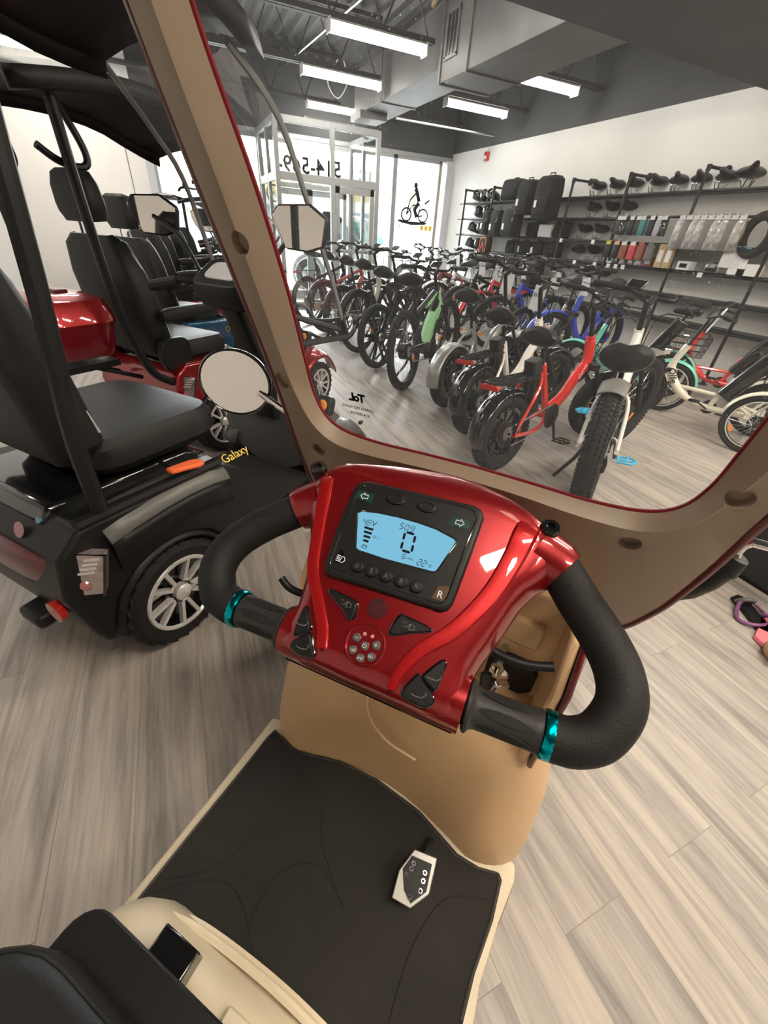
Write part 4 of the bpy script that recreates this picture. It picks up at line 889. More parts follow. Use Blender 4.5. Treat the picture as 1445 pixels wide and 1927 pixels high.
def scooter(name, label, x, y, head, colour=SRED, body2=BLK, seat=dict(), can=None, topbox=None, posts=None, shield=None, detail=False, name_text=None, tiller=True, mirrors=True, nose=None, tail=True, group='mobility scooters parked by the left wall', headlamp=True):
    o = tag(empty(name, (x, y, 0), rad(-head)), label, 'mobility scooter', group)
    ry = .1
    prof = [(-.19, .28), (-.22, .44), (-.195, .56), (-.12, .62), (.36, .60), (.46, .54), (.51, .36), (.5, .2), (.36, .19), (.335, .29), (.26, .375), (.17, .42), (.08, .43), (-.02, .405), (-.1, .34), (-.135, .25), (-.145, .21), (-.17, .22)]
    YZ = Matrix(((0, 0, 1, 0), (1, 0, 0, 0), (0, 1, 0, 0), (0, 0, 0, 1)))
    MB(YZ).prism(prof, -.345, .345).build('rear_body', colour, o, bev=.028, seg_=3)
    MB().box((0, .14, .35), (.44, .56, .36)).build('chassis', BLK, o, sm=0)
    MB(YZ).prism([(-.15, .6), (-.12, .645), (.33, .635), (.42, .59)], -.22, .22).build('deck_plate', BLKG, o, bev=.012)
    for s in (-1, 1):
        scooter_wheel(o, s*.30, ry, .2, .11, s)
        rows = []
        for i in range(15):
            t = rad(12+i*165/14); rows.append([(s*(.25+.1*k), ry+(.245-.02*k*k)*cos(t), .2+(.245-.02*k*k)*sin(t)) for k in (0, .4, .8, 1.05)])
        MB().sheet(rows).build('fender', body2, o, solid=.012)
        if tail:
            ML = T(s*.352, -.148, .492) @ R(s*42, 'Z') @ R(-8, 'X')
            qd = [(-s*.062, -.068), (s*.026, -.072), (s*.058, .055), (-s*.022, .07)]
            tl = MB(ML).prism(qd if s > 0 else qd[::-1], -.03, .006, R(90, 'X')).build('tail_light', CLEARL, o, bev=.005)
            MB(ML).tube([(x, -.008, z) for x, z in qd], .0045, 6, closed=True).build('lamp_rim', BLKG, tl)
            for k in range(4): MB(ML).box((s*(.001+.008*k), -.008, .006+.013*k), (.038, .006, .006)).build('lamp_bar', SILVER, tl, sm=0)
            MB(ML).lathe([(.016, 0), (.012, .004), (0, .005)], T(-s*.012, -.007, -.035) @ R(90, 'X'), 18).build('lamp_bulb', mat('pink_reflector', (.6, .25, .25), .2, .4), tl)
            MB(T(s*.27, -.213, .37)).lathe([(0, 0), (.032, 0), (.034, .02), (0, .02)], R(90, 'X') @ R(0, 'Y'), 20).build('reflector', REDL, o)
    # floor and apron
    MB().prism(rrect(.62, .62, .05), .19, .23, T(0, .76, 0)).build('footboard', body2, o, bev=.01)
    MB().prism(rrect(.54, .5, .05), .23, .24, T(0, .74, 0)).build('floor_mat', MATM, o)
    ap = [[(w*a, yb+.02*(1-a*a)+dy, z) for a in (-1, -.9, -.5, 0, .5, .9, 1)] for z, w, yb, dy in ((.2, .30, .98, .02), (.3, .31, 1.0, .04), (.5, .29, 1.02, .05), (.7, .24, 1.0, .06), (.85, .17, .97, .06), (.97, .12, .94, .05))]
    MB().sheet(ap).build('apron', body2, o, solid=.05, sm=60)
    nz = nose or colour
    rings = []
    for yy, w, zb, zt in ((1.0, .30, .22, .62), (1.12, .31, .3, .60), (1.28, .27, .32, .54), (1.4, .18, .34, .46), (1.45, .08, .36, .42)):
        rings.append([(w*cos(a), yy, (zb+zt)/2+(zt-zb)/2*sin(a)) for a in [2*PI*i/16 for i in range(16)]])
    MB().loft(rings).build('nose', nz, o)
    for s in (-1, 1):
        scooter_wheel(o, s*.30, 1.22, .18, .09, s)
        rows = []
        for i in range(13):
            t = rad(15+i*140/12); rows.append([(s*(.24+.11*k), 1.22+(.285-.05*k*k)*cos(t), .18+(.285-.05*k*k)*sin(t)) for k in (-.1, .3, .6, .85, 1.08)])
        MB().sheet(rows).build('front_fender', nz, o, solid=.012)
        MB().prism(rrect(.09, .10, .025), -.05, .0, T(s*.255, 1.12, .575) @ R(70, 'X')).build('indicator_housing', body2, o, bev=.006)
        MB(T(s*.255, 1.118, .577) @ R(70, 'X')).lathe([(.028, 0), (.024, .012), (0, .016)], None, 20).build('front_indicator', AMBER, o)
    if tiller:
        MB().loft([[(a*k, b*k+yy, z) for a, b in rrect(.13, .11, .03)] for z, yy, k in ((.5, 1.04, 1.2), (.8, .98, 1.05), (1.02, .88, .9))]).build('tiller_column', body2, o)
        MB(T(0, .87, 1.1) @ R(30, 'X')).loft([[(a*k, b*k, z) for a, b in rrect(.30, .20, .06)] for z, k in ((-.07, .7), (-.04, .98), (.02, 1), (.05, .86))]).build('tiller_head', body2, o, bev=.004)
        MB(T(0, .87, 1.1) @ R(30, 'X')).prism(rrect(.17, .1, .03), .045, .056).build('display', PALE, o, bev=.004)
        h = MB().tube(cr([(-.33, .76, 1.07), (-.2, .8, 1.1), (0, .86, 1.08), (.2, .8, 1.1), (.33, .76, 1.07)], 5), .013, 8).build('handlebar', BLKM, o)
        for s in (-1, 1):
            MB().tube([(s*.34, .755, 1.068), (s*.22, .795, 1.095)], .021, 10).build('grip', FOAM, h)
            MB().tube(cr([(s*.19, .83, 1.09), (s*.27, .86, 1.07), (s*.35, .83, 1.05)], 4), .008, 6).build('brake_lever', BLKM, h)
        if mirrors:
            hexmirror(o, (-.16, .87, 1.12), (-.42, .9, 1.31), (.62, -1, 0)); hexmirror(o, (.16, .87, 1.12), (.33, .9, 1.30), (.35, -1, .02))
    scooter_seat(o, **seat)
    if can: canopy(o, *can)
    if posts:
        for s in (-1, 1):
            MB().tube(cr([(s*p[0], p[1], p[2]) for p in posts], 6), .021, 10).build('canopy_post', BLKM, o)
    if shield:
        L_, Rr_ = shield
        MB().sheet([[V(a).lerp(V(b), t)+V((0, .10*sin(PI*t), 0)) for t in (0, .15, .35, .5, .65, .85, 1)] for a, b in zip(L_, Rr_)]).build('windshield', CLEARSHEET, o, sm=60)
        for q in (L_, Rr_): MB().tube(cr(q, 4), .010, 7).build('windshield_edge', CLEDGE, o)
    if topbox:
        ty_, tz, c = topbox
        rg = lambda w, d, r: rrect(w, d, r, 4)
        b = MB(T(0, ty_, tz)).loft([[(a*k, c_*k, z) for a, c_ in rg(.44, .34, .08)] for z, k in ((0, .8), (.03, .9), (.15, 1))]).build('top_box', mat('dark_red_box', (.16, .005, .012), .2, coat=1) if c else BLK, o)
        MB(T(0, ty_, tz)).loft([[(a*k, c_*k, z) for a, c_ in rg(.45, .35, .08)] for z, k in ((.15, 1), (.165, 1.03), (.21, .98), (.26, .88), (.285, .6))]).build('lid', c or BLK, b)
        MB(T(0, ty_, tz)).box((0, 0, -.05), (.3, .3, .03)).tube([(-.1, 0, -.05), (-.1, .28, -.17)], .012).tube([(.1, 0, -.05), (.1, .28, -.17)], .012).build('box_rack', BLK, o)
        MB(T(0, ty_, tz)).box((0, 0, .29), (.2, .06, .02)).build('box_handle', DRED, b, bev=.006)
    return o
HD = 51
s1 = scooter('mobility_scooter', 'black and grey covered mobility scooter with orange seat lever and gold lettering', -.476, 1.42, HD, BLK, BLK,
    dict(y0=.03, z=.66, w=.52, head=True, arms=False, back_h=.62, tilt=9), (-.34, .76, 1.72, .80, .02), None,
    [(.335, -.05, .64), (.335, -.045, .85), (.335, -.01, 1.11), (.335, .02, 1.4), (.335, .05, 1.74)],
    ([(-.32, .76, 1.71), (-.32, .89, 1.58), (-.32, 1.0, 1.44), (-.32, 1.09, 1.16), (-.31, 1.15, 1.0)], [(.31, .66, 1.69), (.31, .85, 1.58), (.31, 1.0, 1.35), (.31, 1.14, 1.12), (.31, 1.22, .96)]),
    nose=mat('satin_grey', (.07, .07, .072), .35), tail=True)
# details seen on this nearest scooter
GRP = MATS['satin_grey']
YZ = Matrix(((0, 0, 1, 0), (1, 0, 0, 0), (0, 1, 0, 0), (0, 0, 0, 1)))
pn = [(-.07, 0), (0, .012), (.1, .02), (.2, .022), (.3, .014), (.37, 0)]
MB().sheet([[(.27, y, .606+.4*h), (.315, y, .60+h*.6), (.352, y, .572+h), (.366, y, .545+h)] for y, h in pn]).build('side_panel', mat('grey_side_panel', (.17, .165, .16), .4), s1, solid=.012)
MB().sheet([[(.366, y, .545+h), (.37, y, .52+h), (.366, y, .455+h*2.)] for y, h in pn]).build('fender_flare', BLK, s1, solid=.012)
MB(T(0, 0, 0)).loft([[(x, -.218-.008*k+.05*(abs(x)/.34)**4, z) for x in [-.33+.66*i/12 for i in range(13)]]+[(x, -.17+.05*(abs(x)/.34)**4, z) for x in [.33-.66*i/12 for i in range(13)]] for z, k in ((.45, .6), (.458, 1), (.54, 1), (.548, .6))]).build('rear_reflector_band', DRED, s1)
MB().tube([(.33, -.12, .625), (.335, .02, .625), (.335, .36, .61)], .018, 8).build('side_rail', BLKM, s1)
lv = MB().tube([(.26, .2, .655), (.335, .185, .66)], .007, 6).build('seat_lever', BLK, s1)
MB(T(.36, .2, .665) @ R(-8, 'X')).prism([(-.015, -.045), (.015, -.045), (.022, .02), (.028, .05), (.018, .075), (-.012, .075), (-.022, .05), (-.02, .02)], -.008, .008).build('lever_tab', ORANGE, lv, bev=.006)
text_mb('Galaxy', .045, frame_to(V((.352, .425, .615)), V((.75, 0, .66)), (0, 0, 1)) @ R(0, 'Z'), False, .002).build('lettering', GOLD, s1, sm=0)
MB(T(.16, -.178, .585) @ R(65, 'X')).lathe([(0, 0), (.022, 0), (.022, .002), (0, .002)], None, 20).build('round_sticker', mat('pink_sticker', (.4, .2, .24), .5), s1)
MB(T(.2, -.14, .612) @ R(50, 'X')).lathe([(0, 0), (.012, 0), (.012, .002), (0, .002)], None, 16).build('round_sticker', mat('blue_sticker', (.08, .25, .35), .5), s1)
MB().box((.10, -.2, .26), (.11, .1, .05)).build('tow_bracket', BLK, s1, bev=.015)
MB().box((.10, 1.002, .62), (.055, .008, .075), R(0, 'Z')).build('instruction_label', PAPER, s1, sm=0)
MB(T(.19, 1.0, .78)).tube([(0, -.02, 0), (0, -.05, -.01)], .012, 8).tube([(0, -.05, -.01), (0, -.06, -.1), (.01, -.06, -.03)], .006, 6).build('ignition_key', CHROME, s1)
MB().tube(cr([(.31, 1.22, .97), (.12, 1.3, .93), (-.1, 1.32, .93), (-.31, 1.16, 1.0)], 5), .010, 7).tube([(.2, .96, 1.0), (.32, 1.18, .93)], .012, 7).tube([(.22, .96, .88), (.34, 1.22, .9), (.31, 1.22, .97)], .014, 7).build('shield_bracket', BLKM, s1)
MB().box((.36, 1.33, .44), (.02, .03, .02)).build('fender_tip', BLK, s1, bev=.006)
s2 = scooter('mobility_scooter', 'red mobility scooter with red top box, black roof and hooks', -.166, 2.988, HD, SRED, BLK,
    dict(y0=-.12, z=.6, w=.50, head=True, back_h=.56, tilt=10), (-.62, .52, 1.68, .80, .09), (-.52, .70, SRED),
    [(.31, -.14, .50), (.31, -.3, .60), (.31, -.37, .78), (.31, -.41, 1.0), (.31, -.43, 1.3), (.31, -.44, 1.70)], None)
for s in (-1, 1):
    MB().tube(cr([(s*.30, -.55, 1.66), (s*.29, -.44, 1.68), (s*.26, -.36, 1.6), (s*.27, -.33, 1.5), (s*.27, -.36, 1.46), (s*.27, -.45, 1.47), (s*.27, -.52, 1.51)], 6), .014, 8).build('cane_hook', BLKM, s2)
MB().tube(cr([(-.25, 1.35, .62), (0, 1.45, .75), (.25, 1.35, .62)], 6), .014, 8).tube(cr([(.1, 1.4, .55), (.27, 1.4, .52), (.36, 1.4, .66)], 5), .014, 8).build('front_guard', BLKM, s2)
s3 = scooter('mobility_scooter', 'dark blue mobility scooter without roof behind the red roofed one', -.10, 4.2, HD, NAVY, BLK, dict(y0=-.1, z=.58, w=.46, head=True, back_h=.54, tilt=11), nose=NAVY)
text_mb('ON', .07, frame_to(V((.352, .3, .53)), V((1, 0, 0)), (0, 0, 1)), False, .002).build('lettering', GOLD, s3, sm=0)
s4 = scooter('mobility_scooter', 'red mobility scooter with dark blue top box behind the blue one', -.05, 5.35, HD, SRED, BLK, dict(y0=-.1, z=.58, w=.46, head=False, back_h=.58, tilt=11), topbox=(-.5, .7, NAVY))
s5 = scooter('mobility_scooter', 'red mobility scooter with red top box and no roof', .0, 6.5, HD, SRED, BLK, dict(y0=-.1, z=.62, w=.48, head=True, back_h=.56, tilt=10), topbox=(-.5, .74, SRED))
s6 = scooter('mobility_scooter', 'white mobility scooter with black top box near the window', .2, 7.62, HD, WHITEP, BLK, dict(y0=-.1, z=.6, w=.46, head=False, back_h=.5), topbox=(-.5, .8, None))
s7 = scooter('mobility_scooter', 'white mobility scooter with glossy black roof against the window', .35, 8.75, HD, WHITEP, BLK, dict(y0=-.1, z=.6, w=.46, head=False), (-.5, .95, 1.55, .85, .1, BLKG), None, [(.36, -.3, .5), (.36, -.36, 1.0), (.36, -.36, 1.56)], ([(-.36, .9, 1.52), (-.36, 1.05, 1.0)], [(.36, .9, 1.52), (.36, 1.05, 1.0)]))
# things on the floor at the right edge
bx = tag(empty('dark_cabinet', (2.59, .40, 0), 0), 'dark grey cabinet standing on the floor beyond the chrome mirror stem', 'cabinet')
MB().box((0, 0, .27), (.62, .56, .50)).build('body', mat('charcoal_panel', (.035, .035, .035), .6, bump=.1), bx, sm=0, bev=.006)
MB().box((0, 0, .53), (.64, .58, .025)).build('top', BLK, bx, sm=0, bev=.004)
MB().box((0, 0, .012), (.61, .55, .024)).build('plinth', BLK, bx, sm=0)
def sandal(o, m1, m2):
    MB().loft([[(x*k, y*k, z) for x, y in [(.12, .0), (.1, .035), (.0, .03), (-.09, .035), (-.12, 0), (-.09, -.03), (0, -.025), (.1, -.03)]] for z, k in ((0, .95), (.008, 1), (.02, .95))]).build('sole', m1, o)
    MB().tube(cr([(.07, .033, .015), (.05, .02, .05), (.05, -.02, .05), (.07, -.032, .015)], 4), .009, 6).build('strap', m2, o)
PINK = mat('pink_rubber', (.75, .2, .24), .5); PURP = mat('purple_plastic', (.22, .08, .2), .35)
o = tag(empty('sandal', (2.06, .43, .0), rad(60)), 'dark sandal lying beside the dark cabinet', 'shoe'); sandal(o, BLK, GREYG)
o = tag(empty('sandal', (2.02, .35, .0), rad(20)), 'pink and purple sandal on the floor below the dark sandal', 'shoe'); sandal(o, PINK, PURP)
o = tag(MB().tube(cr([(0, 0, .01), (.09, .05, .03), (.16, .02, .02), (.12, -.06, .01), (.03, -.06, .02)], 5, True), .008, 6, closed=True).build('purple_strap', PURP), 'looped purple strap lying on the floor by the sandals', 'strap'); o.location = (1.97, .44, .0)
o = tag(empty('toy', (1.9, .262, 0), rad(30)), 'small tan drop-shaped object on the floor below the sandals', 'toy')
MB().ell((0, 0, .035), (.06, .045, .035)).build('body', mat('tan_wood', (.45, .26, .12), .6), o); MB().tube([(-.05, 0, .04), (-.085, .01, .05)], .005, 5).build('stem', BLK, o)

# ================================================================== THE SCOOTER WE SIT ON
S0 = tag(empty('mobility_scooter', (-.085, .105, 0), rad(-51)), 'red and beige mobility scooter seen from its own seat, with lit blue dash screen', 'mobility scooter')
MW = T(0, .641, .7375) @ Matrix(((1, 0, 0, 0), (0, -sin(rad(16)), -cos(rad(16)), 0), (0, cos(rad(16)), -sin(rad(16)), 0), (0, 0, 0, 1)))
CX = .013
def full(h): # half outline top-middle -> bottom-middle, mirrored into a closed loop
    r = [V((x, u, 0)) for x, u in h]; rr = cr(r, 7)
    return [(CX-p.x, p.y) for p in rr] + [(CX+p.x, p.y) for p in reversed(rr)][1:-1]
IN = full([(0, 1.0), (.21, .995), (.347, .942), (.341, .767), (.317, .625), (.304, .509), (.301, .404), (.298, .335), (.283, .29), (.248, .266), (.18, .258), (.085, .261), (0, .263)])
RG = full([(0, 1.01), (.22, 1.005), (.37, .95), (.365, .767), (.348, .63), (.335, .52), (.325, .42), (.314, .345), (.291, .285), (.250, .255), (.18, .250), (.08, .257), (0, .259)])
OU = full([(0, 1.06), (.3, 1.05), (.425, .97), (.41, .767), (.395, .63), (.38, .52), (.365, .40), (.357, .30), (.352, .19), (.335, .06), (.29, -.04), (.15, -.12), (0, -.14)])
def mixl(A, B, t): return [(a[0]+(b[0]-a[0])*t, a[1]+(b[1]-a[1])*t) for a, b in zip(A, B)]
def grow(A, d):
    o = []
    for x, u in A:
        q = V((x-CX, u-.45)); q = q*(1+d/q.length); o.append((q.x+CX, q.y+.45))
    return o
ring = lambda A, n: [(x, u, n) for x, u in A]
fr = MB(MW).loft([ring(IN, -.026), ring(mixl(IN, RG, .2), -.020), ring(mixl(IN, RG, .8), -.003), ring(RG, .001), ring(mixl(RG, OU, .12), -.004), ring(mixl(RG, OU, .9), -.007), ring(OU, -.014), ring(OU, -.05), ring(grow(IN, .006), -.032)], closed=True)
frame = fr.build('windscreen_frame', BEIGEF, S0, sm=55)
HOLES = ((-.333, .563), (-.33, .358), (-.285, .22), (.262, .22), (.335, .345), (.36, .563))
cut = MB(MW)
for x, u in HOLES: cut.lathe([(0, -.016), (.0125, -.016), (.0158, .0), (.0165, .03), (0, .03)], T(x, u, 0), 24)
cutter = cut.build('cutter', None, S0, sm=0)
bo = frame.modifiers.new('holes', 'BOOLEAN'); bo.operation = 'DIFFERENCE'; bo.object = cutter; bo.solver = 'EXACT'
bpy.context.view_layer.update()
fm = bpy.data.meshes.new_from_object(frame.evaluated_get(bpy.context.evaluated_depsgraph_get()))
frame.modifiers.remove(bo); frame.data = fm; bpy.data.objects.remove(cutter)
fm.polygons.foreach_set('use_smooth', [True]*len(fm.polygons)); fm.set_sharp_from_angle(angle=rad(48))
ed = MB(MW).loft([ring(grow(OU, -.006), -.02), ring(grow(OU, .004), -.011), ring(grow(OU, .011), -.012), ring(grow(OU, .02), -.03), ring(grow(OU, .018), -.085), ring(grow(OU, -.01), -.09)], cap=False)
ed.build('outer_shell', DRED, S0, sm=60)
MB(MW).tube([(x, u, -.0285) for x, u in grow(IN, .001)], .0034, 6, closed=True).build('red_edge', EDGEM, frame)
gl = MB(MW); gl.add([(x, u, -.034) for x, u in grow(IN, .012)], [tuple(range(len(IN)))]); gl.build('windscreen', DUSTGLASS, S0, sm=0)
for x, u in HOLES: MB(MW @ T(x, u, -.0158)).lathe([(0, .0005), (.0085, .0005), (.0105, 0)], None, 20).build('screw_cap', BEIGEF, frame)
st = MB(); 
for mb in (text_mb('ToL', .021, MW @ T(-.2, .338, -.0335), True, .0002, spacing=.82, bold=.0011), text_mb('LAMINATED GLASS', .0074, MW @ T(-.2, .318, -.0335), True, .0002), text_mb('E24 000938', .008, MW @ T(-.198, .306, -.0335), True, .0002)): st.add(mb.v, mb.f)
st.build('glass_marking', INK, S0, sm=0)

# floor, mat, trim
front = [(-.332, .405), (-.268, .393), (-.205, .401), (-.137, .423), (-.031, .431), (.09, .419), (.145, .401), (.196, .384), (.245, .384)]
matp = [(-.352, -.30), (-.352, .0), (-.346, .15), (-.339, .3), (-.337, .38)] + front + [(.288, .396), (.296, .385), (.295, .315), (.283, .229), (.281, .17), (.283, -.3)]
trim = [(-.372, -.32), (-.372, .0), (-.366, .2), (-.362, .43), (-.2, .47), (.1, .48), (.318, .43), (.322, .40), (.307, .32), (.296, .221), (.299, .17), (.305, -.32)]
MB().prism(trim, .11, .172).build('footboard', CREAM, S0, bev=.008)
MB().prism(matp, .165, .181).build('floor_mat', MATM, S0, bev=.005)
MB().prism([(a+(.006 if a > 0 else -.006), b) for a, b in trim], .07, .125).build('lower_trim', DRED, S0, bev=.01)
md = MB()
for pts in ([(-.2, .36), (-.205, .25), (-.25, .12), (-.335, .05)], [(-.13, .35), (-.08, .26), (.02, .19)], [(.02, .19), (-.06, .22), (-.12, .18), (-.13, .1), (-.08, .02), (.03, -.1)], [(.28, .34), (.2, .3), (.165, .2), (.17, .05)], [(-.33, .03), (-.24, .1), (-.16, .1), (-.05, .02)]):
    md.tube(cr([(x, y, .1805) for x, y in pts], 8), .0022, 5)
md.build('mat_emboss', MATM, S0)
md = MB().tube([(x*.985-.0005, y-.006, .181) for x, y in matp[1:-1]], .0028, 6).build('mat_piping', mat('mat_edge', (.05, .045, .04), .6), S0)
pd = MB(T(.128, .287, .222) @ R(14, 'X') @ T(-.128, -.287, 0)).prism([(.11, .33), (.158, .338), (.165, .279), (.14, .243), (.10, .240), (.095, .285)], -.006, .004).build('accelerator_pedal', mat('brushed_steel_pedal', (.32, .31, .29), .38, .9), S0, bev=.002)
q = MB(T(.128, .287, .222) @ R(14, 'X') @ T(-.128, -.287, 0)).prism([(.11, .318), (.152, .324), (.158, .28), (.137, .25), (.117, .262), (.101, .290)], .003, .0062).build('rubber_pad', BLK, pd, sm=0)
for x, y in ((.118, .308), (.144, .305), (.112, .285), (.147, .276), (.131, .258), (.117, .298), (.146, .292)):
    MB(T(.128, .287, .222) @ R(14, 'X') @ T(x-.128, y-.287, .006)).lathe([(.0025, 0), (.0025, .003), (.0045, .003), (.0048, 0)], None, 12).build('stud', CHROME, pd)
MB().tube([(.13, .34, .2), (.135, .375, .19)], .008, 6).build('pedal_arm', BLK, pd)

# leg shield and console
def xs(w, yb, yf, z, rb=.10, cb=0.):
    o = []
    for i in range(9): a = rad(180+90*i/8); o.append((-w+rb+rb*cos(a), yb+rb*.8+rb*.8*sin(a)))
    for i in range(1, 8): t = i/8; o.append((-w+rb+(2*w-2*rb)*t, yb+cb*sin(PI*t)))
    for i in range(9): a = rad(270+90*i/8); o.append((w-rb+rb*cos(a), yb+rb*.8+rb*.8*sin(a)))
    o += [(w, yf), (w*.5, yf+.02), (0, yf+.03), (-w*.5, yf+.02), (-w, yf)]
    return [(x-.014, y, z) for x, y in o]
MB().loft([xs(.338, .388, .70, .165, .11, .045), xs(.338, .392, .72, .22, .11, .05), xs(.334, .425, .74, .35, .12, .03), xs(.315, .462, .74, .455, .12, .012), xs(.296, .478, .73, .50, .11, 0), xs(.28, .49, .72, .51, .10, 0)]).build('leg_shield', BEIGE, S0, sm=70)
MB().tube(cr([(-.075, .468, .50), (-.085, .455, .45), (-.07, .445, .40), (-.02, .438, .36), (.05, .442, .34)], 7), .0032, 6).build('shield_crease', BEIGE, S0)
# storage pocket behind the tiller: back wall, sides, shelf
MB().box((0, .615, .67), (.50, .03, .34), None).build('pocket_back', BEIGE, S0, sm=0, bev=.01)
YZ5 = Matrix(((0, 0, 1, 0), (1, 0, 0, 0), (0, 1, 0, 0), (0, 0, 0, 1)))
for a5, b5 in ((.236, .254), (-.270, -.252)): MB().prism([(.475, .48), (.475, .70), (.53, .78), (.66, .80), (.66, .48)], a5, b5, YZ5).build('pocket_side', BEIGE, S0, bev=.006)
MB().prism([(.473, .47), (.473, .71), (.53, .785), (.70, .80), (.70, .47)], .255, .266, YZ5).build('side_skin', DRED, S0, bev=.004)
MB().box((0, .60, .835), (.48, .12, .03), R(0, 'X')).build('pocket_lid_shelf', BEIGE, S0, bev=.012)
gb = MB(T(.165, .597, .69) @ R(-4, 'X')).prism(rrect(.085, .062, .008), -.012, .012, R(90, 'X')).build('glove_box_door', BEIGE, S0, bev=.005)
MB(T(.155, .585, .654)).prism(rrect(.04, .02, .008), -.006, .006, R(90, 'X')).build('finger_pull', BEIGE, gb, bev=.003)
kp = MB(T(.176, .60, .563)).prism([(-.05, .03), (-.03, .05), (.03, .05), (.05, .03), (.05, -.03), (.03, -.05), (-.03, -.05), (-.05, -.03)], 0, .012, R(90, 'X')).build('key_switch_plate', BLK, S0, bev=.003)
MB(T(.155, .588, .575)).lathe([(.02, 0), (.02, .02), (.012, .024), (0, .024)], R(90, 'X'), 18).build('ignition_switch', CHROME, kp)
ky = tag(empty('key_fob', (0, 0, 0)), 'silver and black key fob hanging from the ignition behind the right grip', 'keys')
WS = S0.matrix_basis
S0M = T(-.085, .105, 0) @ R(-51, 'Z')
KM = S0M @ T(.150, .535, .645)
MB(KM).tube([(0, .05, .005), (0, .0, 0)], .006, 6).build('key_blade', STEEL, ky)
MB(KM).torus(.014, .0015, T(0, -.005, -.015) @ R(90, 'Y'), 20, 5).build('key_ring', CHROME, ky)
MB(KM @ T(.008, -.01, -.075) @ R(12, 'Y')).prism(rrect(.03, .085, .008), -.007, .007, R(90, 'X') @ R(35, 'Y')).build('fob_case', CHROME, ky, bev=.003)
MB(KM @ T(-.012, -.012, -.07) @ R(-6, 'Y')).prism(rrect(.022, .09, .008), -.005, .005, R(90, 'X') @ R(20, 'Y')).build('leather_strap', BLK, ky, bev=.002)
# nose, wheels
NOS = [[(w*cos(a), y, zc+h*sin(a)) for a in [2*PI*i/20 for i in range(20)]] for y, w, zc, h in ((.72, .33, .42, .2), (.85, .355, .42, .2), (1.0, .33, .42, .17), (1.15, .24, .42, .13), (1.22, .1, .42, .06))]
MB().loft(NOS).build('nose', DRED, S0)
for s in (-1, 1):
    scooter_wheel(S0, s*.27, .92, .17, .09, s); scooter_wheel(S0, s*.32, -.55, .19, .1, s)
# seat pedestal, plate, seat
def ped(w, yb, z, r=.09): return [(x-.01, y+yb-.27, z) for x, y in rrect(2*w, .54, r, 6)]
MB().loft([ped(.30, .045, .15), ped(.30, .044, .20), ped(.295, .04, .30), ped(.288, .03, .37), ped(.275, .012, .42), ped(.25, -.015, .445), ped(.22, -.04, .45)]).build('seat_pedestal', CREAM, S0, sm=60)
rb = MB()
for e, zz in ((.022, .33), (.012, .385)): rb.tube(cr([(-.235, e-.006, zz), (-.16, e+.014, zz), (0, e+.022, zz), (.15, e+.015, zz)], 6), .006, 6)
rb.build('pedestal_rib', CREAM, S0)
MB().prism([(p[0]-.012, p[1]-.27) for p in rrect(.52, .50, .04, 5)], .485, .497).build('seat_plate', BLK, S0, bev=.003)
MB().box((-.13, -.02, .465), (.062, .06, .035)).tube([(-.17, -.03, .46), (-.09, -.03, .46)], .005, 6).build('seat_latch', BLKG, S0, bev=.003)
MB().box((-.01, -.03, .452), (.05, .05, .012)).build('pedestal_recess', CREAM, S0, bev=.004)
se = MB()
rows = []
for z, k in ((.50, .93), (.515, .985), (.545, 1), (.572, .992), (.590, .965), (.600, .90)): rows.append([(x*k-.06, y*k-.31, z) for x, y in rrect(.54, .49, .13, 7)])
se.loft(rows); seat = se.build('seat_cushion', LEATH, S0, sm=70)
sm = MB()
sm.tube([(x*.965-.06, y*.965-.31, .588) for x, y in rrect(.54, .49, .13, 7)], .0032, 6, closed=True)
sm.tube(cr([(-.20, -.085, .575), (-.2, -.1, .594), (-.2, -.3, .599), (-.2, -.5, .598)], 5), .002, 5)
sm.build('seam', BLK, seat)
MB().box((-.06, -.30, .49), (.4, .36, .03)).build('seat_base', BLK, S0, sm=0)

# ---------------------------------------------------------------- tiller
a_ = rad(3.5)
Rx = V((cos(a_), sin(a_), 0)); Fx = V((-sin(a_), cos(a_), 0)); Ux = Fx*sin(rad(54))+V((0, 0, 1))*cos(rad(54)); Nx = Rx.cross(Ux)
O_ = V((-.0149, .2388, .794))
MT = Matrix(((Rx.x, Ux.x, Nx.x, O_.x), (Rx.y, Ux.y, Nx.y, O_.y), (Rx.z, Ux.z, Nx.z, O_.z), (0, 0, 0, 1)))
prof = [(.030, -.122, .138), (.036, -.130, .142), (.05, -.136, .145), (.07, -.134, .146), (.09, -.130, .144), (.104, -.131, .143), (.125, -.134, .149), (.145, -.138, .157), (.175, -.149, .166), (.205, -.160, .175), (.23, -.172, .188), (.25, -.186, .206), (.27, -.197, .213), (.29, -.200, .212), (.31, -.192, .205), (.325, -.178, .190), (.336, -.16, .172), (.346, -.125, .148), (.356, -.085, .12), (.365, -.04, .09), (.370, .005, .06)]
def nd(l, u):
    for (u0, a0, b0), (u1, a1, b1) in zip(prof, prof[1:]):
        if u0 <= u <= u1:
            k = (u-u0)/(u1-u0); A = a0+(a1-a0)*k; B = b0+(b1-b0)*k; break
    else: A, B = prof[0][1:] if u < .03 else prof[-1][1:]
    t = (l-(A+B)/2)/((B-A)/2); t = max(-1, min(1, t))
    n = .009*(1-t*t)-.036*max(0, (abs(t)-.84)/.16)**2
    n -= .045*max(0, (.052-u)/.025)**2
    n -= .05*max(0, (u-.325)/.045)**2 * .5
    return n
tr = MB(MT); rows = []
TS = [-1, -.985, -.94, -.87, -.78, -.65, -.5, -.3, 0, .3, .5, .65, .78, .87, .94, .985, 1]
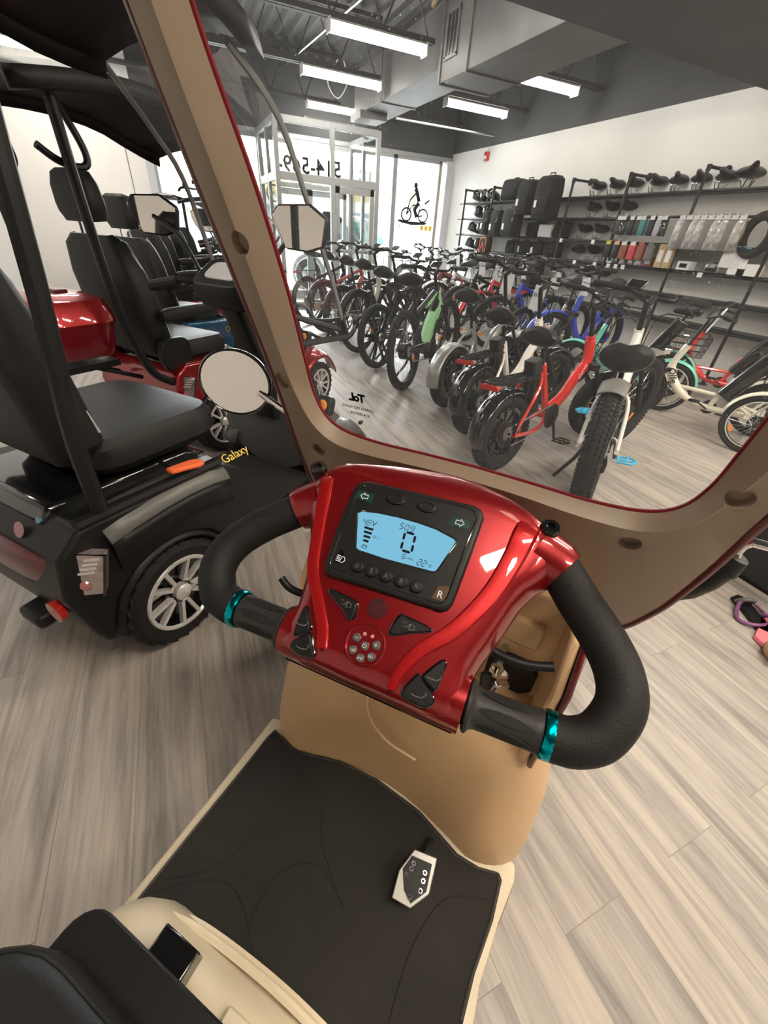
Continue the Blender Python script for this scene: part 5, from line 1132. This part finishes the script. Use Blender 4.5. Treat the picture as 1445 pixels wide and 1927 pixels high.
for u, A, B in prof:
    c_, h_ = (A+B)/2, (B-A)/2
    top = [(c_+h_*t, u, nd(c_+h_*t, u)) for t in TS]
    lo = -.085 if u > .06 else -.06
    bot = [(c_+h_*t, u-.004, lo if abs(t) < .95 else lo+.02) for t in (.97, .8, .4, 0, -.4, -.8, -.97)]
    rows.append(top+bot)
tr.loft(rows); tiller = tr.build('tiller_housing', RED, S0, sm=60)
MB(MT).tube([(-.128, .067, -.036), (.140, .067, -.036)], .0385, 22).build('tiller_barrel', RED, tiller, sm=60)
# raised bright ridges and centre seam
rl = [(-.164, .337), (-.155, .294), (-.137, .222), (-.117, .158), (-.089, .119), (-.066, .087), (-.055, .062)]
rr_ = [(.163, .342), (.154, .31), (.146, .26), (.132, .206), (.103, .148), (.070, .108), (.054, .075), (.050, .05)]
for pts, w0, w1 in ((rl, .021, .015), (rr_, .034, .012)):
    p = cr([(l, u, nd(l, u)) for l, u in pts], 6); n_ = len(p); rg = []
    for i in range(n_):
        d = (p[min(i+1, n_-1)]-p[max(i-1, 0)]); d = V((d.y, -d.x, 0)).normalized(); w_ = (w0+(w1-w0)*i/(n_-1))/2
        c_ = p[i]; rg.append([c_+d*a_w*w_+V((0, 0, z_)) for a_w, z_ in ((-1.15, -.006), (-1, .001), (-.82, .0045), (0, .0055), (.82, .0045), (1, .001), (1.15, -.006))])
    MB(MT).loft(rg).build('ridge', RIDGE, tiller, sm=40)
for q_ in ([(.05, .05, nd(.05, .05)), (.049, .036, -.03), (.047, .033, -.06)], [(-.055, .062, nd(-.055, .062)), (-.056, .036, -.03), (-.056, .033, -.06)]): MB(MT).tube(cr(q_, 4), .003, 6).build('housing_joint', DRED, tiller)
# bezel
bz = [(-.103, .300), (-.097, .307), (-.086, .311), (.076, .318), (.088, .315), (.095, .304), (.094, .251), (.0905, .176), (.087, .167), (.079, .162), (-.084, .156), (-.094, .159), (-.099, .168), (-.104, .221), (-.105, .28)]
bzc = [p.to_2d() if hasattr(p, 'to_2d') else p for p in [V((x, y, 0)) for x, y in bz]]
bezel = MB(MT).prism([(p[0], p[1]) for p in bzc], -.006, .0165, None, .004).build('dash_bezel', BLK, S0, bev=.002)
bx0 = .0170
def shrink(o2, d):
    cx = sum(p[0] for p in o2)/len(o2); cy = sum(p[1] for p in o2)/len(o2)
    return [(x+(cx-x)*d/math.hypot(x-cx, y-cy), y+(cy-y)*d/math.hypot(x-cx, y-cy)) for x, y in o2]
MB(MT).tube([(x, y, .0165) for x, y in shrink(bz, .011)], .0011, 6, closed=True).build('bezel_groove', BLKG, bezel)
lcd = [(-.081, .256), (-.076, .261), (-.05, .2655), (-.02, .268), (.01, .2685), (.037, .267), (.066, .261), (.070, .257), (.058, .212), (.055, .208), (.05, .207), (-.016, .203), (-.058, .203), (-.063, .206)]
screen = MB(MT).prism(lcd, .010, bx0+.0002).build('lcd_screen', LCD, bezel, sm=0)
MB(MT).tube([(x, y, bx0) for x, y in lcd], .0012, 6, closed=True).build('screen_rim', BLKG, bezel)
SEG = {'0': 'abcdef', '1': 'bc', '2': 'abged', '3': 'abgcd', '4': 'fgbc', '5': 'afgcd', '6': 'afgedc', '7': 'abc', '8': 'abcdefg', '9': 'abcdfg'}
def digit(mb, ch, x, y, h, th, z=bx0+.0004, sl=.14):
    w = h*.58; P = lambda a, b: (x+a*w/2+b*h/2*sl, y+b*h/2, z)
    E = {'a': ((-1, 1), (1, 1)), 'b': ((1, 1), (1, 0)), 'c': ((1, 0), (1, -1)), 'd': ((-1, -1), (1, -1)), 'e': ((-1, 0), (-1, -1)), 'f': ((-1, 1), (-1, 0)), 'g': ((-1, 0), (1, 0))}
    for s_ in SEG[ch]:
        p, q_ = V(P(*E[s_][0])), V(P(*E[s_][1])); d_ = (q_-p)*.09; p += d_; q_ -= d_
        nrm = V((-(q_-p).y, (q_-p).x, 0)).normalized()*th/2; tp = (q_-p).normalized()*th*.5
        mb.add([p-tp*0, p+nrm+tp, q_+nrm-tp, q_, q_-nrm-tp, p-nrm+tp], [(5, 4, 3, 2, 1, 0)])
def dg(ch, x, y, h, th, sl=.14): q_ = MB(MT); digit(q_, ch, x, y, h, th, sl=sl); q_.build('digit', INK, screen, sm=0)
dg('0', .0065, .2365, .027, .0036, -.12)
for ch, x in zip('48', (-.0655, -.0585)): dg(ch, x, .247, .0085, .0010)
for ch, x in zip('509', (-.0105, -.0025, .0055)): dg(ch, x, .2565, .0085, .0010)
dg('6', .008, .2155, .0075, .001)
for ch, x in zip('22', (.031, .0375)): dg(ch, x, .2145, .0085, .0011)
for i, w in enumerate((.0142, .0125, .0105, .0085)): MB(MT).box((-.0555+.001*i, .2385-.0063*i, bx0+.0004), (w, .0034, .0002)).build('battery_bar', INK, screen, sm=0)
dm = MB(MT)
dm.box((-.0515, .2125, bx0+.0004), (.0075, .0008, .0002)).box((-.0515, .2090, bx0+.0004), (.0075, .0008, .0002)).box((-.0552, .2107, bx0+.0004), (.0008, .0036, .0002)).box((-.0478, .2107, bx0+.0004), (.0008, .0036, .0002)).box((-.0535, .2134, bx0+.0004), (.0016, .001, .0002)).box((-.0495, .2134, bx0+.0004), (.0016, .001, .0002))
dm.build('battery_symbol', INK, screen, sm=0)
tx = MB()
for s_, x, y, sz in (('V', -.0505, .247, .0115), ('D I', -.0405, .2285, .006), ('ODO', .0175, .2145, .0042), ('°C', .0455, .2135, .0065)):
    m_ = text_mb(s_, sz, MT @ T(x, y, bx0+.0004), False, .0001); tx.add(m_.v, m_.f)
tx.build('display_letters', INK, screen, sm=0)
GRN = mat('dark_green_lens', (.01, .05, .04), .25, coat=.6)
for s, (x, y) in ((-1, (-.081, .284)), (1, (.0655, .2855))):
    il = MB(MT).prism([(x+s*a, y+b) for a, b in [(-.0135, -.0075), (.0135, -.006), (.0135, .0065), (-.0125, .0075)]], .012, bx0+.0003).build('turn_indicator', GRN, bezel, sm=0)
    arw = MB(MT @ T(x, y, bx0+.0006)); pl = [(.0065*s, 0), (.001*s, .0055), (.001*s, .0028), (-.0055*s, .0028), (-.0055*s, -.0028), (.001*s, -.0028), (.001*s, -.0055)]
    arw.tube([(a, b, 0) for a, b in pl], .0006, 5, closed=True); arw.build('arrow', SIGNW, il, sm=0)
for x, y in ((-.034, .2935), (.0135, .295)):
    MB(MT @ T(x, y, bx0-.002) @ Matrix.Diagonal((1.35, .8, 1, 1))).lathe([(.0105, 0), (.0105, .004), (.008, .0045), (.007, .0032), (0, .003)], None, 24).build('oval_button', BLK, bezel)
for i, ch in enumerate('DSABR'):
    x, y = -.049+.022*i, .181
    bt = MB(MT @ T(x, y, bx0-.003) @ Matrix.Diagonal((1.1, .95, 1, 1))).lathe([(.0082, 0), (.0082, .006), (.0066, .0075), (0, .0078)], None, 22).build('round_button', BLK, bezel)
    text_mb(ch, .0085, MT @ T(x, y, bx0+.0049), False, .0002).build('letter', GREYG, bt, sm=0)
bl = MB(MT).prism([(-.086, .176), (-.068, .178), (-.078, .196), (-.084, .196)], .012, bx0+.0002).build('headlight_lamp', BLKG, bezel, sm=0)
ic = MB(MT)
for k in range(4): ic.box((-.0815, .1795+.0026*k, bx0+.0005), (.0055, .0011, .0003))
ic.tube([(-.0775, .1785, bx0+.0005), (-.0765, .1875, bx0+.0005), (-.0725, .187, bx0+.0005), (-.0705, .183, bx0+.0005), (-.073, .179, bx0+.0005)], .0006, 5, closed=True).build('beam_symbol', SIGNW, bl, sm=0)
rl_ = MB(MT).prism([(.0625, .174), (.079, .1745), (.081, .193), (.0785, .1955), (.066, .1925)], .012, bx0+.0002).build('reverse_lamp', mat('amber_dark_lens', (.09, .045, .015), .3), bezel, sm=0)
text_mb('R', .0135, MT @ T(.0715, .1815, bx0+.0005), False, .0003).build('letter', SIGNW, rl_, sm=0)
# rubber buttons on the red housing
def pad(name, pts, sym=None):
    cx = sum(p[0] for p in pts)/len(pts); cy = sum(p[1] for p in pts)/len(pts); n0 = nd(cx, cy)
    w_ = cr([(x, y, 0) for x, y in pts], 5, True); o2 = [(p.x, p.y) for p in w_]
    # tilt with the housing surface
    d = .004; gx = (nd(cx+d, cy)-nd(cx-d, cy))/(2*d); gy = (nd(cx, cy+d)-nd(cx, cy-d))/(2*d)
    nn = V((-gx, -gy, 1)).normalized(); q_ = V((0, 0, 1)).rotation_difference(nn).to_matrix().to_4x4()
    M_ = MT @ T(cx, cy, n0) @ q_
    o = MB(M_).prism([(x-cx, y-cy) for x, y in o2], -.006, .0055, None, .002).build(name, BLK, S0, sm=40)
    MB(M_).tube([((x-cx)*1.04, (y-cy)*1.04, .0005) for x, y in o2], .0014, 6, closed=True).build('button_surround', BLKG, o)
    if sym: MB(M_ @ T(0, 0, .0056)).tube([(a, b, 0) for a, b in sym], .0006, 5).build('symbol', GREYG, o)
    return o
lo_ = [(-.008, .005), (-.001, .005), (-.008, .002), (-.001, .002), (-.008, -.001), (-.001, -.001), (.003, .005), (.009, .003), (.01, -.001), (.003, -.003), (.003, .005)]
hn = [(-.009, -.004), (-.004, -.005), (.005, -.004), (.009, .001), (.007, .003)]
pad('rubber_button', [(-.077, .135), (-.07, .1385), (-.038, .136), (-.031, .130), (-.0295, .115), (-.035, .111), (-.05, .121)], lo_)
pad('rubber_button', [(.029, .137), (.037, .140), (.068, .1375), (.072, .133), (.05, .123), (.030, .1125), (.024, .116)], lo_)
pad('rubber_button', [(-.104, .1015), (-.098, .102), (-.089, .09), (-.082, .079), (-.097, .0655), (-.103, .069)], hn)
pad('rubber_button', [(-.083, .073), (-.077, .072), (-.069, .061), (-.062, .051), (-.067, .046), (-.08, .045), (-.095, .046), (-.100, .053), (-.092, .063)], hn)
pad('rubber_button', [(.098, .104), (.104, .103), (.1045, .09), (.102, .07), (.095, .071), (.085, .076), (.083, .081)], hn)
pad('rubber_button', [(.075, .077), (.08, .077), (.09, .07), (.101, .062), (.103, .054), (.095, .047), (.08, .047), (.07, .048), (.065, .054)], hn)
# audio panel
def on(l, u): return MT @ T(l, u, nd(l, u))
ap = MB(on(-.0005, .0875)).lathe([(.0275, -.004), (.0275, .002), (.0262, .0035), (.0245, .002), (.024, .001), (0, .001)], None, 40).build('audio_panel', RED, S0)
icons = {'minus': [[(-.0025, 0), (.0025, 0)]], 'plus': [[(-.0025, 0), (.0025, 0)], [(0, -.0025), (0, .0025)]], 'power': [[(.0025*sin(rad(40+280*i/10)), .0025*cos(rad(40+280*i/10))) for i in range(11)], [(0, .0008), (0, .0032)]], 'prev': [[(0, -.002), (-.003, 0), (0, .002), (0, -.002)], [(.003, -.002), (0, 0), (.003, .002), (.003, -.002)]], 'next': [[(0, -.002), (.003, 0), (0, .002), (0, -.002)], [(-.003, -.002), (0, 0), (-.003, .002), (-.003, -.002)]], 'play': [[(-.003, -.002), (0, 0), (-.003, .002), (-.003, -.002)], [(.001, -.002), (.001, .002)], [(.0028, -.002), (.0028, .002)]]}
CH = mat('dark_button_grey', (.09, .085, .085), .35)
for (l, u), ic_ in (((-.0145, .0925), 'minus'), ((.0135, .0925), 'plus'), ((-.0005, .0865), 'power'), ((-.0135, .0765), 'prev'), ((.0125, .077), 'next'), ((-.0005, .0705), 'play')):
    M_ = MT @ T(l, u, nd(-.0005, .0875)+.001)
    rot = math.degrees(math.atan2(u-.0865, l+.0005)) if ic_ != 'power' else 0
    b = MB(M_ @ R(rot, 'Z')).prism([(p.x, p.y) for p in cr([(.0055, 0, 0), (.003, .0056, 0), (-.004, .004, 0), (-.0052, 0, 0), (-.004, -.004, 0), (.003, -.0056, 0)], 5, True)], -.001, .0032, None, .0012).build('audio_button', CH, ap)
    g_ = MB(M_ @ T(0, 0, .0034))
    for pts in icons[ic_]: g_.tube([(x, y, 0) for x, y in pts], .0005, 4)
    g_.build('symbol', PALE, b)
for l, u in ((-.0065, .1005), (.0045, .1010)): MB(MT @ T(l, u, nd(l, u)+.001)).lathe([(.0026, 0), (.0022, .001), (0, .0012)], None, 14).build('status_light', mat('pink_led', (.5, .25, .25), .3), ap)
qc = MB(on(-.003, .1375)).lathe([(.0135, 0), (.0135, .0012), (0, .0013)], None, 32).build('round_sticker', mat('dark_plum_sticker', (.05, .012, .015), .35), S0)
q1 = text_mb('QC', .013, on(-.006, .134) @ T(0, 0, .0014) @ R(205, 'Z'), False, .0002); q2 = text_mb('02', .008, on(.002, .1435) @ T(0, 0, .0014) @ R(205, 'Z'), False, .0002); q1.add(q2.v, q2.f)
q1.build('lettering', DRED, qc, sm=0)
# end knobs, sockets, handles, grips, rings, levers
for (l, u) in ((-.184, .313), (.182, .318)):
    MB(MT @ T(l, u, -.012) @ R(-18, 'X')).lathe([(.0125, -.01), (.0135, .002), (.0135, .012), (.0115, .0155), (.006, .0155), (.005, .011), (0, .011)], None, 24).build('knob', BLKG, tiller)
for P_, r_s in (([(-.165, .272, -.034), (-.196, .252, -.036), (-.203, .246, -.036)], [.038, .0365, .034]), ([(.172, .294, -.034), (.204, .282, -.036), (.216, .275, -.036)], [.040, .038, .034])):
    MB(MT).tube(P_, r_s, 18).build('handle_socket', RED, tiller, sm=60)
hR = [(.19, .292, -.036), (.214, .275, -.036), (.243, .243, -.034), (.277, .207, -.03), (.303, .170, -.027), (.311, .133, -.026), (.296, .094, -.028), (.270, .075, -.03), (.243, .0715, -.032)]
hL = [(-.178, .268, -.036), (-.199, .249, -.036), (-.247, .205, -.034), (-.281, .157, -.03), (-.286, .113, -.027), (-.265, .077, -.028), (-.24, .067, -.03), (-.222, .066, -.032)]
MB(MT).tube(cr(hR, 8), .0285, 20).build('handle_loop', FOAM, S0, sm=60)
MB(MT).tube(cr(hL, 8), .0285, 20).build('handle_loop', FOAM, S0, sm=60)
for s, l0, l1 in ((1, .141, .234), (-1, -.129, -.212)):
    u0, u1 = .067, .0715 if s > 0 else .066
    P = [(l0+(l1-l0)*t, u0+(u1-u0)*t, -.034) for t in (0, .03, .07, .11, .17, .5, .9, .97, 1)]
    gp = MB(MT).tube(P, [.030, .0335, .0335, .028, .0255, .0255, .026, .027, .0262], 22).build('hand_grip', mat('grip_rubber', (.026, .025, .024), .5), S0, sm=50)
    for n0 in (.0, 48, -48):
        lm = (l0+l1)/2+.004*s
        MB(MT @ T(lm, (u0+u1)/2, -.034) @ R(n0, 'X') @ T(0, 0, .0252)).prism([(p.x, p.y) for p in cr([(-.034, 0, 0), (-.015, .0055, 0), (.015, .0055, 0), (.034, 0, 0), (.015, -.0055, 0), (-.015, -.0055, 0)], 4, True)], -.001, .0012).build('grip_insert', RUB, gp)
    MB(MT).tube([(l1+s*.001, u1, -.033), (l1+s*.004, u1, -.033), (l1+s*.012, u1, -.033), (l1+s*.0145, u1, -.033)], [.0285, .0298, .0298, .0285], 26).build('clamp_ring', TEAL, S0)
    MB(MT).tube([(l1+s*.0145, u1, -.033), (l1+s*.021, u1, -.033)], .0288, 22).build('end_collar', BLK, gp)
MB(MT).tube(cr([(-.12, .125, -.06), (-.15, .122, -.058), (-.17, .124, -.055), (-.186, .133, -.05)], 5), .0062, 10, flat=.8).build('brake_lever', BLK, S0)
MB(MT).tube(cr([(.13, .150, -.065), (.17, .142, -.06), (.205, .143, -.057), (.236, .152, -.055)], 5), .0066, 10, flat=.8).build('brake_lever', BLK, S0)
MB().tube([MT @ V((0, .2, -.08)), V((0, .60, .72))], .045, 16).build('steering_column', BLK, S0)
# mirrors
mc = V((-.452, .56, 1.055))
mm = MB(frame_to(mc, (.45, -1, .05))).loft([[(.0685*k*cos(a), .0615*k*sin(a), n) for a in [2*PI*i/32 for i in range(32)]] for k, n in ((.4, -.03), (.8, -.022), (.98, -.008), (1, .004), (.97, .006), (.93, .003))]).build('wing_mirror', BLKG, S0, sm=60)
MB(frame_to(mc, (.45, -1, .05))).prism([(.0635*cos(a), .057*sin(a)) for a in [2*PI*i/32 for i in range(32)]], .002, .0045).build('mirror_glass', MIRROR, mm, sm=0)
MB().tube(cr([(-.41, .575, 1.04), (-.375, .58, 1.022), (-.352, .59, 1.005), (-.345, .60, .975)], 5), .006, 8).build('mirror_stem', CHROME, mm)
MB().tube([(-.345, .60, .985), (-.34, .605, .955)], .011, 12).build('stem_boot', BLK, mm)
m2 = MB().tube(cr([(.411, .66, .932), (.409, .66, .950), (.415, .66, .963), (.432, .66, .966), (.56, .66, .966)], 6), .0068, 10).build('mirror_stem', CHROME, S0)
MB().tube([(.362, .685, .83), (.381, .668, .86), (.395, .66, .887), (.402, .66, .908), (.404, .66, .914), (.411, .66, .938)], [.028, .026, .022, .0215, .024, .018], 16).build('stem_boot', BLK, m2)
MB(frame_to((.62, .66, .975), (-.45, -1, .05))).loft([[(.0685*k*cos(a), .0615*k*sin(a), n) for a in [2*PI*i/32 for i in range(32)]] for k, n in ((.4, -.03), (.8, -.022), (.98, -.008), (1, .004), (.93, .003))]).build('wing_mirror', BLKG, S0, sm=60)

# ================================================================== LIGHT, CAMERA
w = bpy.data.worlds.new('sky'); SC.world = w; w.use_nodes = True
w.node_tree.nodes['Background'].inputs['Color'].default_value = (.93, .97, 1, 1); w.node_tree.nodes['Background'].inputs['Strength'].default_value = 4.5
sl = bpy.data.lights.new('overcast_sun', 'SUN'); sl.energy = 23; sl.angle = rad(70); sl.color = (.96, .98, 1)
so = bpy.data.objects.new('overcast_sun', sl); COL.objects.link(so); so.rotation_euler = V((-.12, -.8, -.45)).to_track_quat('-Z', 'Y').to_euler()
cam = bpy.data.cameras.new('camera'); co = bpy.data.objects.new('camera', cam); COL.objects.link(co)
cam.sensor_fit = 'AUTO'; cam.sensor_width = 36; cam.lens = 761.*36/1927; cam.clip_start = .02; cam.clip_end = 200
r_ = V((.91368433, -.40211335, .05904068)); d_ = V((-.18294642, -.53663855, -.82374127)); f_ = V((.36292087, .74183821, -.56388343))
co.matrix_world = Matrix(((r_.x, -d_.x, -f_.x, 0), (r_.y, -d_.y, -f_.y, 0), (r_.z, -d_.z, -f_.z, 1.3), (0, 0, 0, 1)))
SC.camera = co
SC.view_settings.view_transform = 'Standard'; SC.view_settings.look = 'None'; SC.view_settings.gamma = 1; SC.view_settings.exposure = 1.0
SC.view_settings.use_curve_mapping = False
SC.cycles.use_denoising = True
SC.cycles.max_bounces = 10; SC.cycles.transparent_max_bounces = 24; SC.cycles.glossy_bounces = 4; SC.cycles.diffuse_bounces = 4
SC.cycles.sample_clamp_indirect = 6
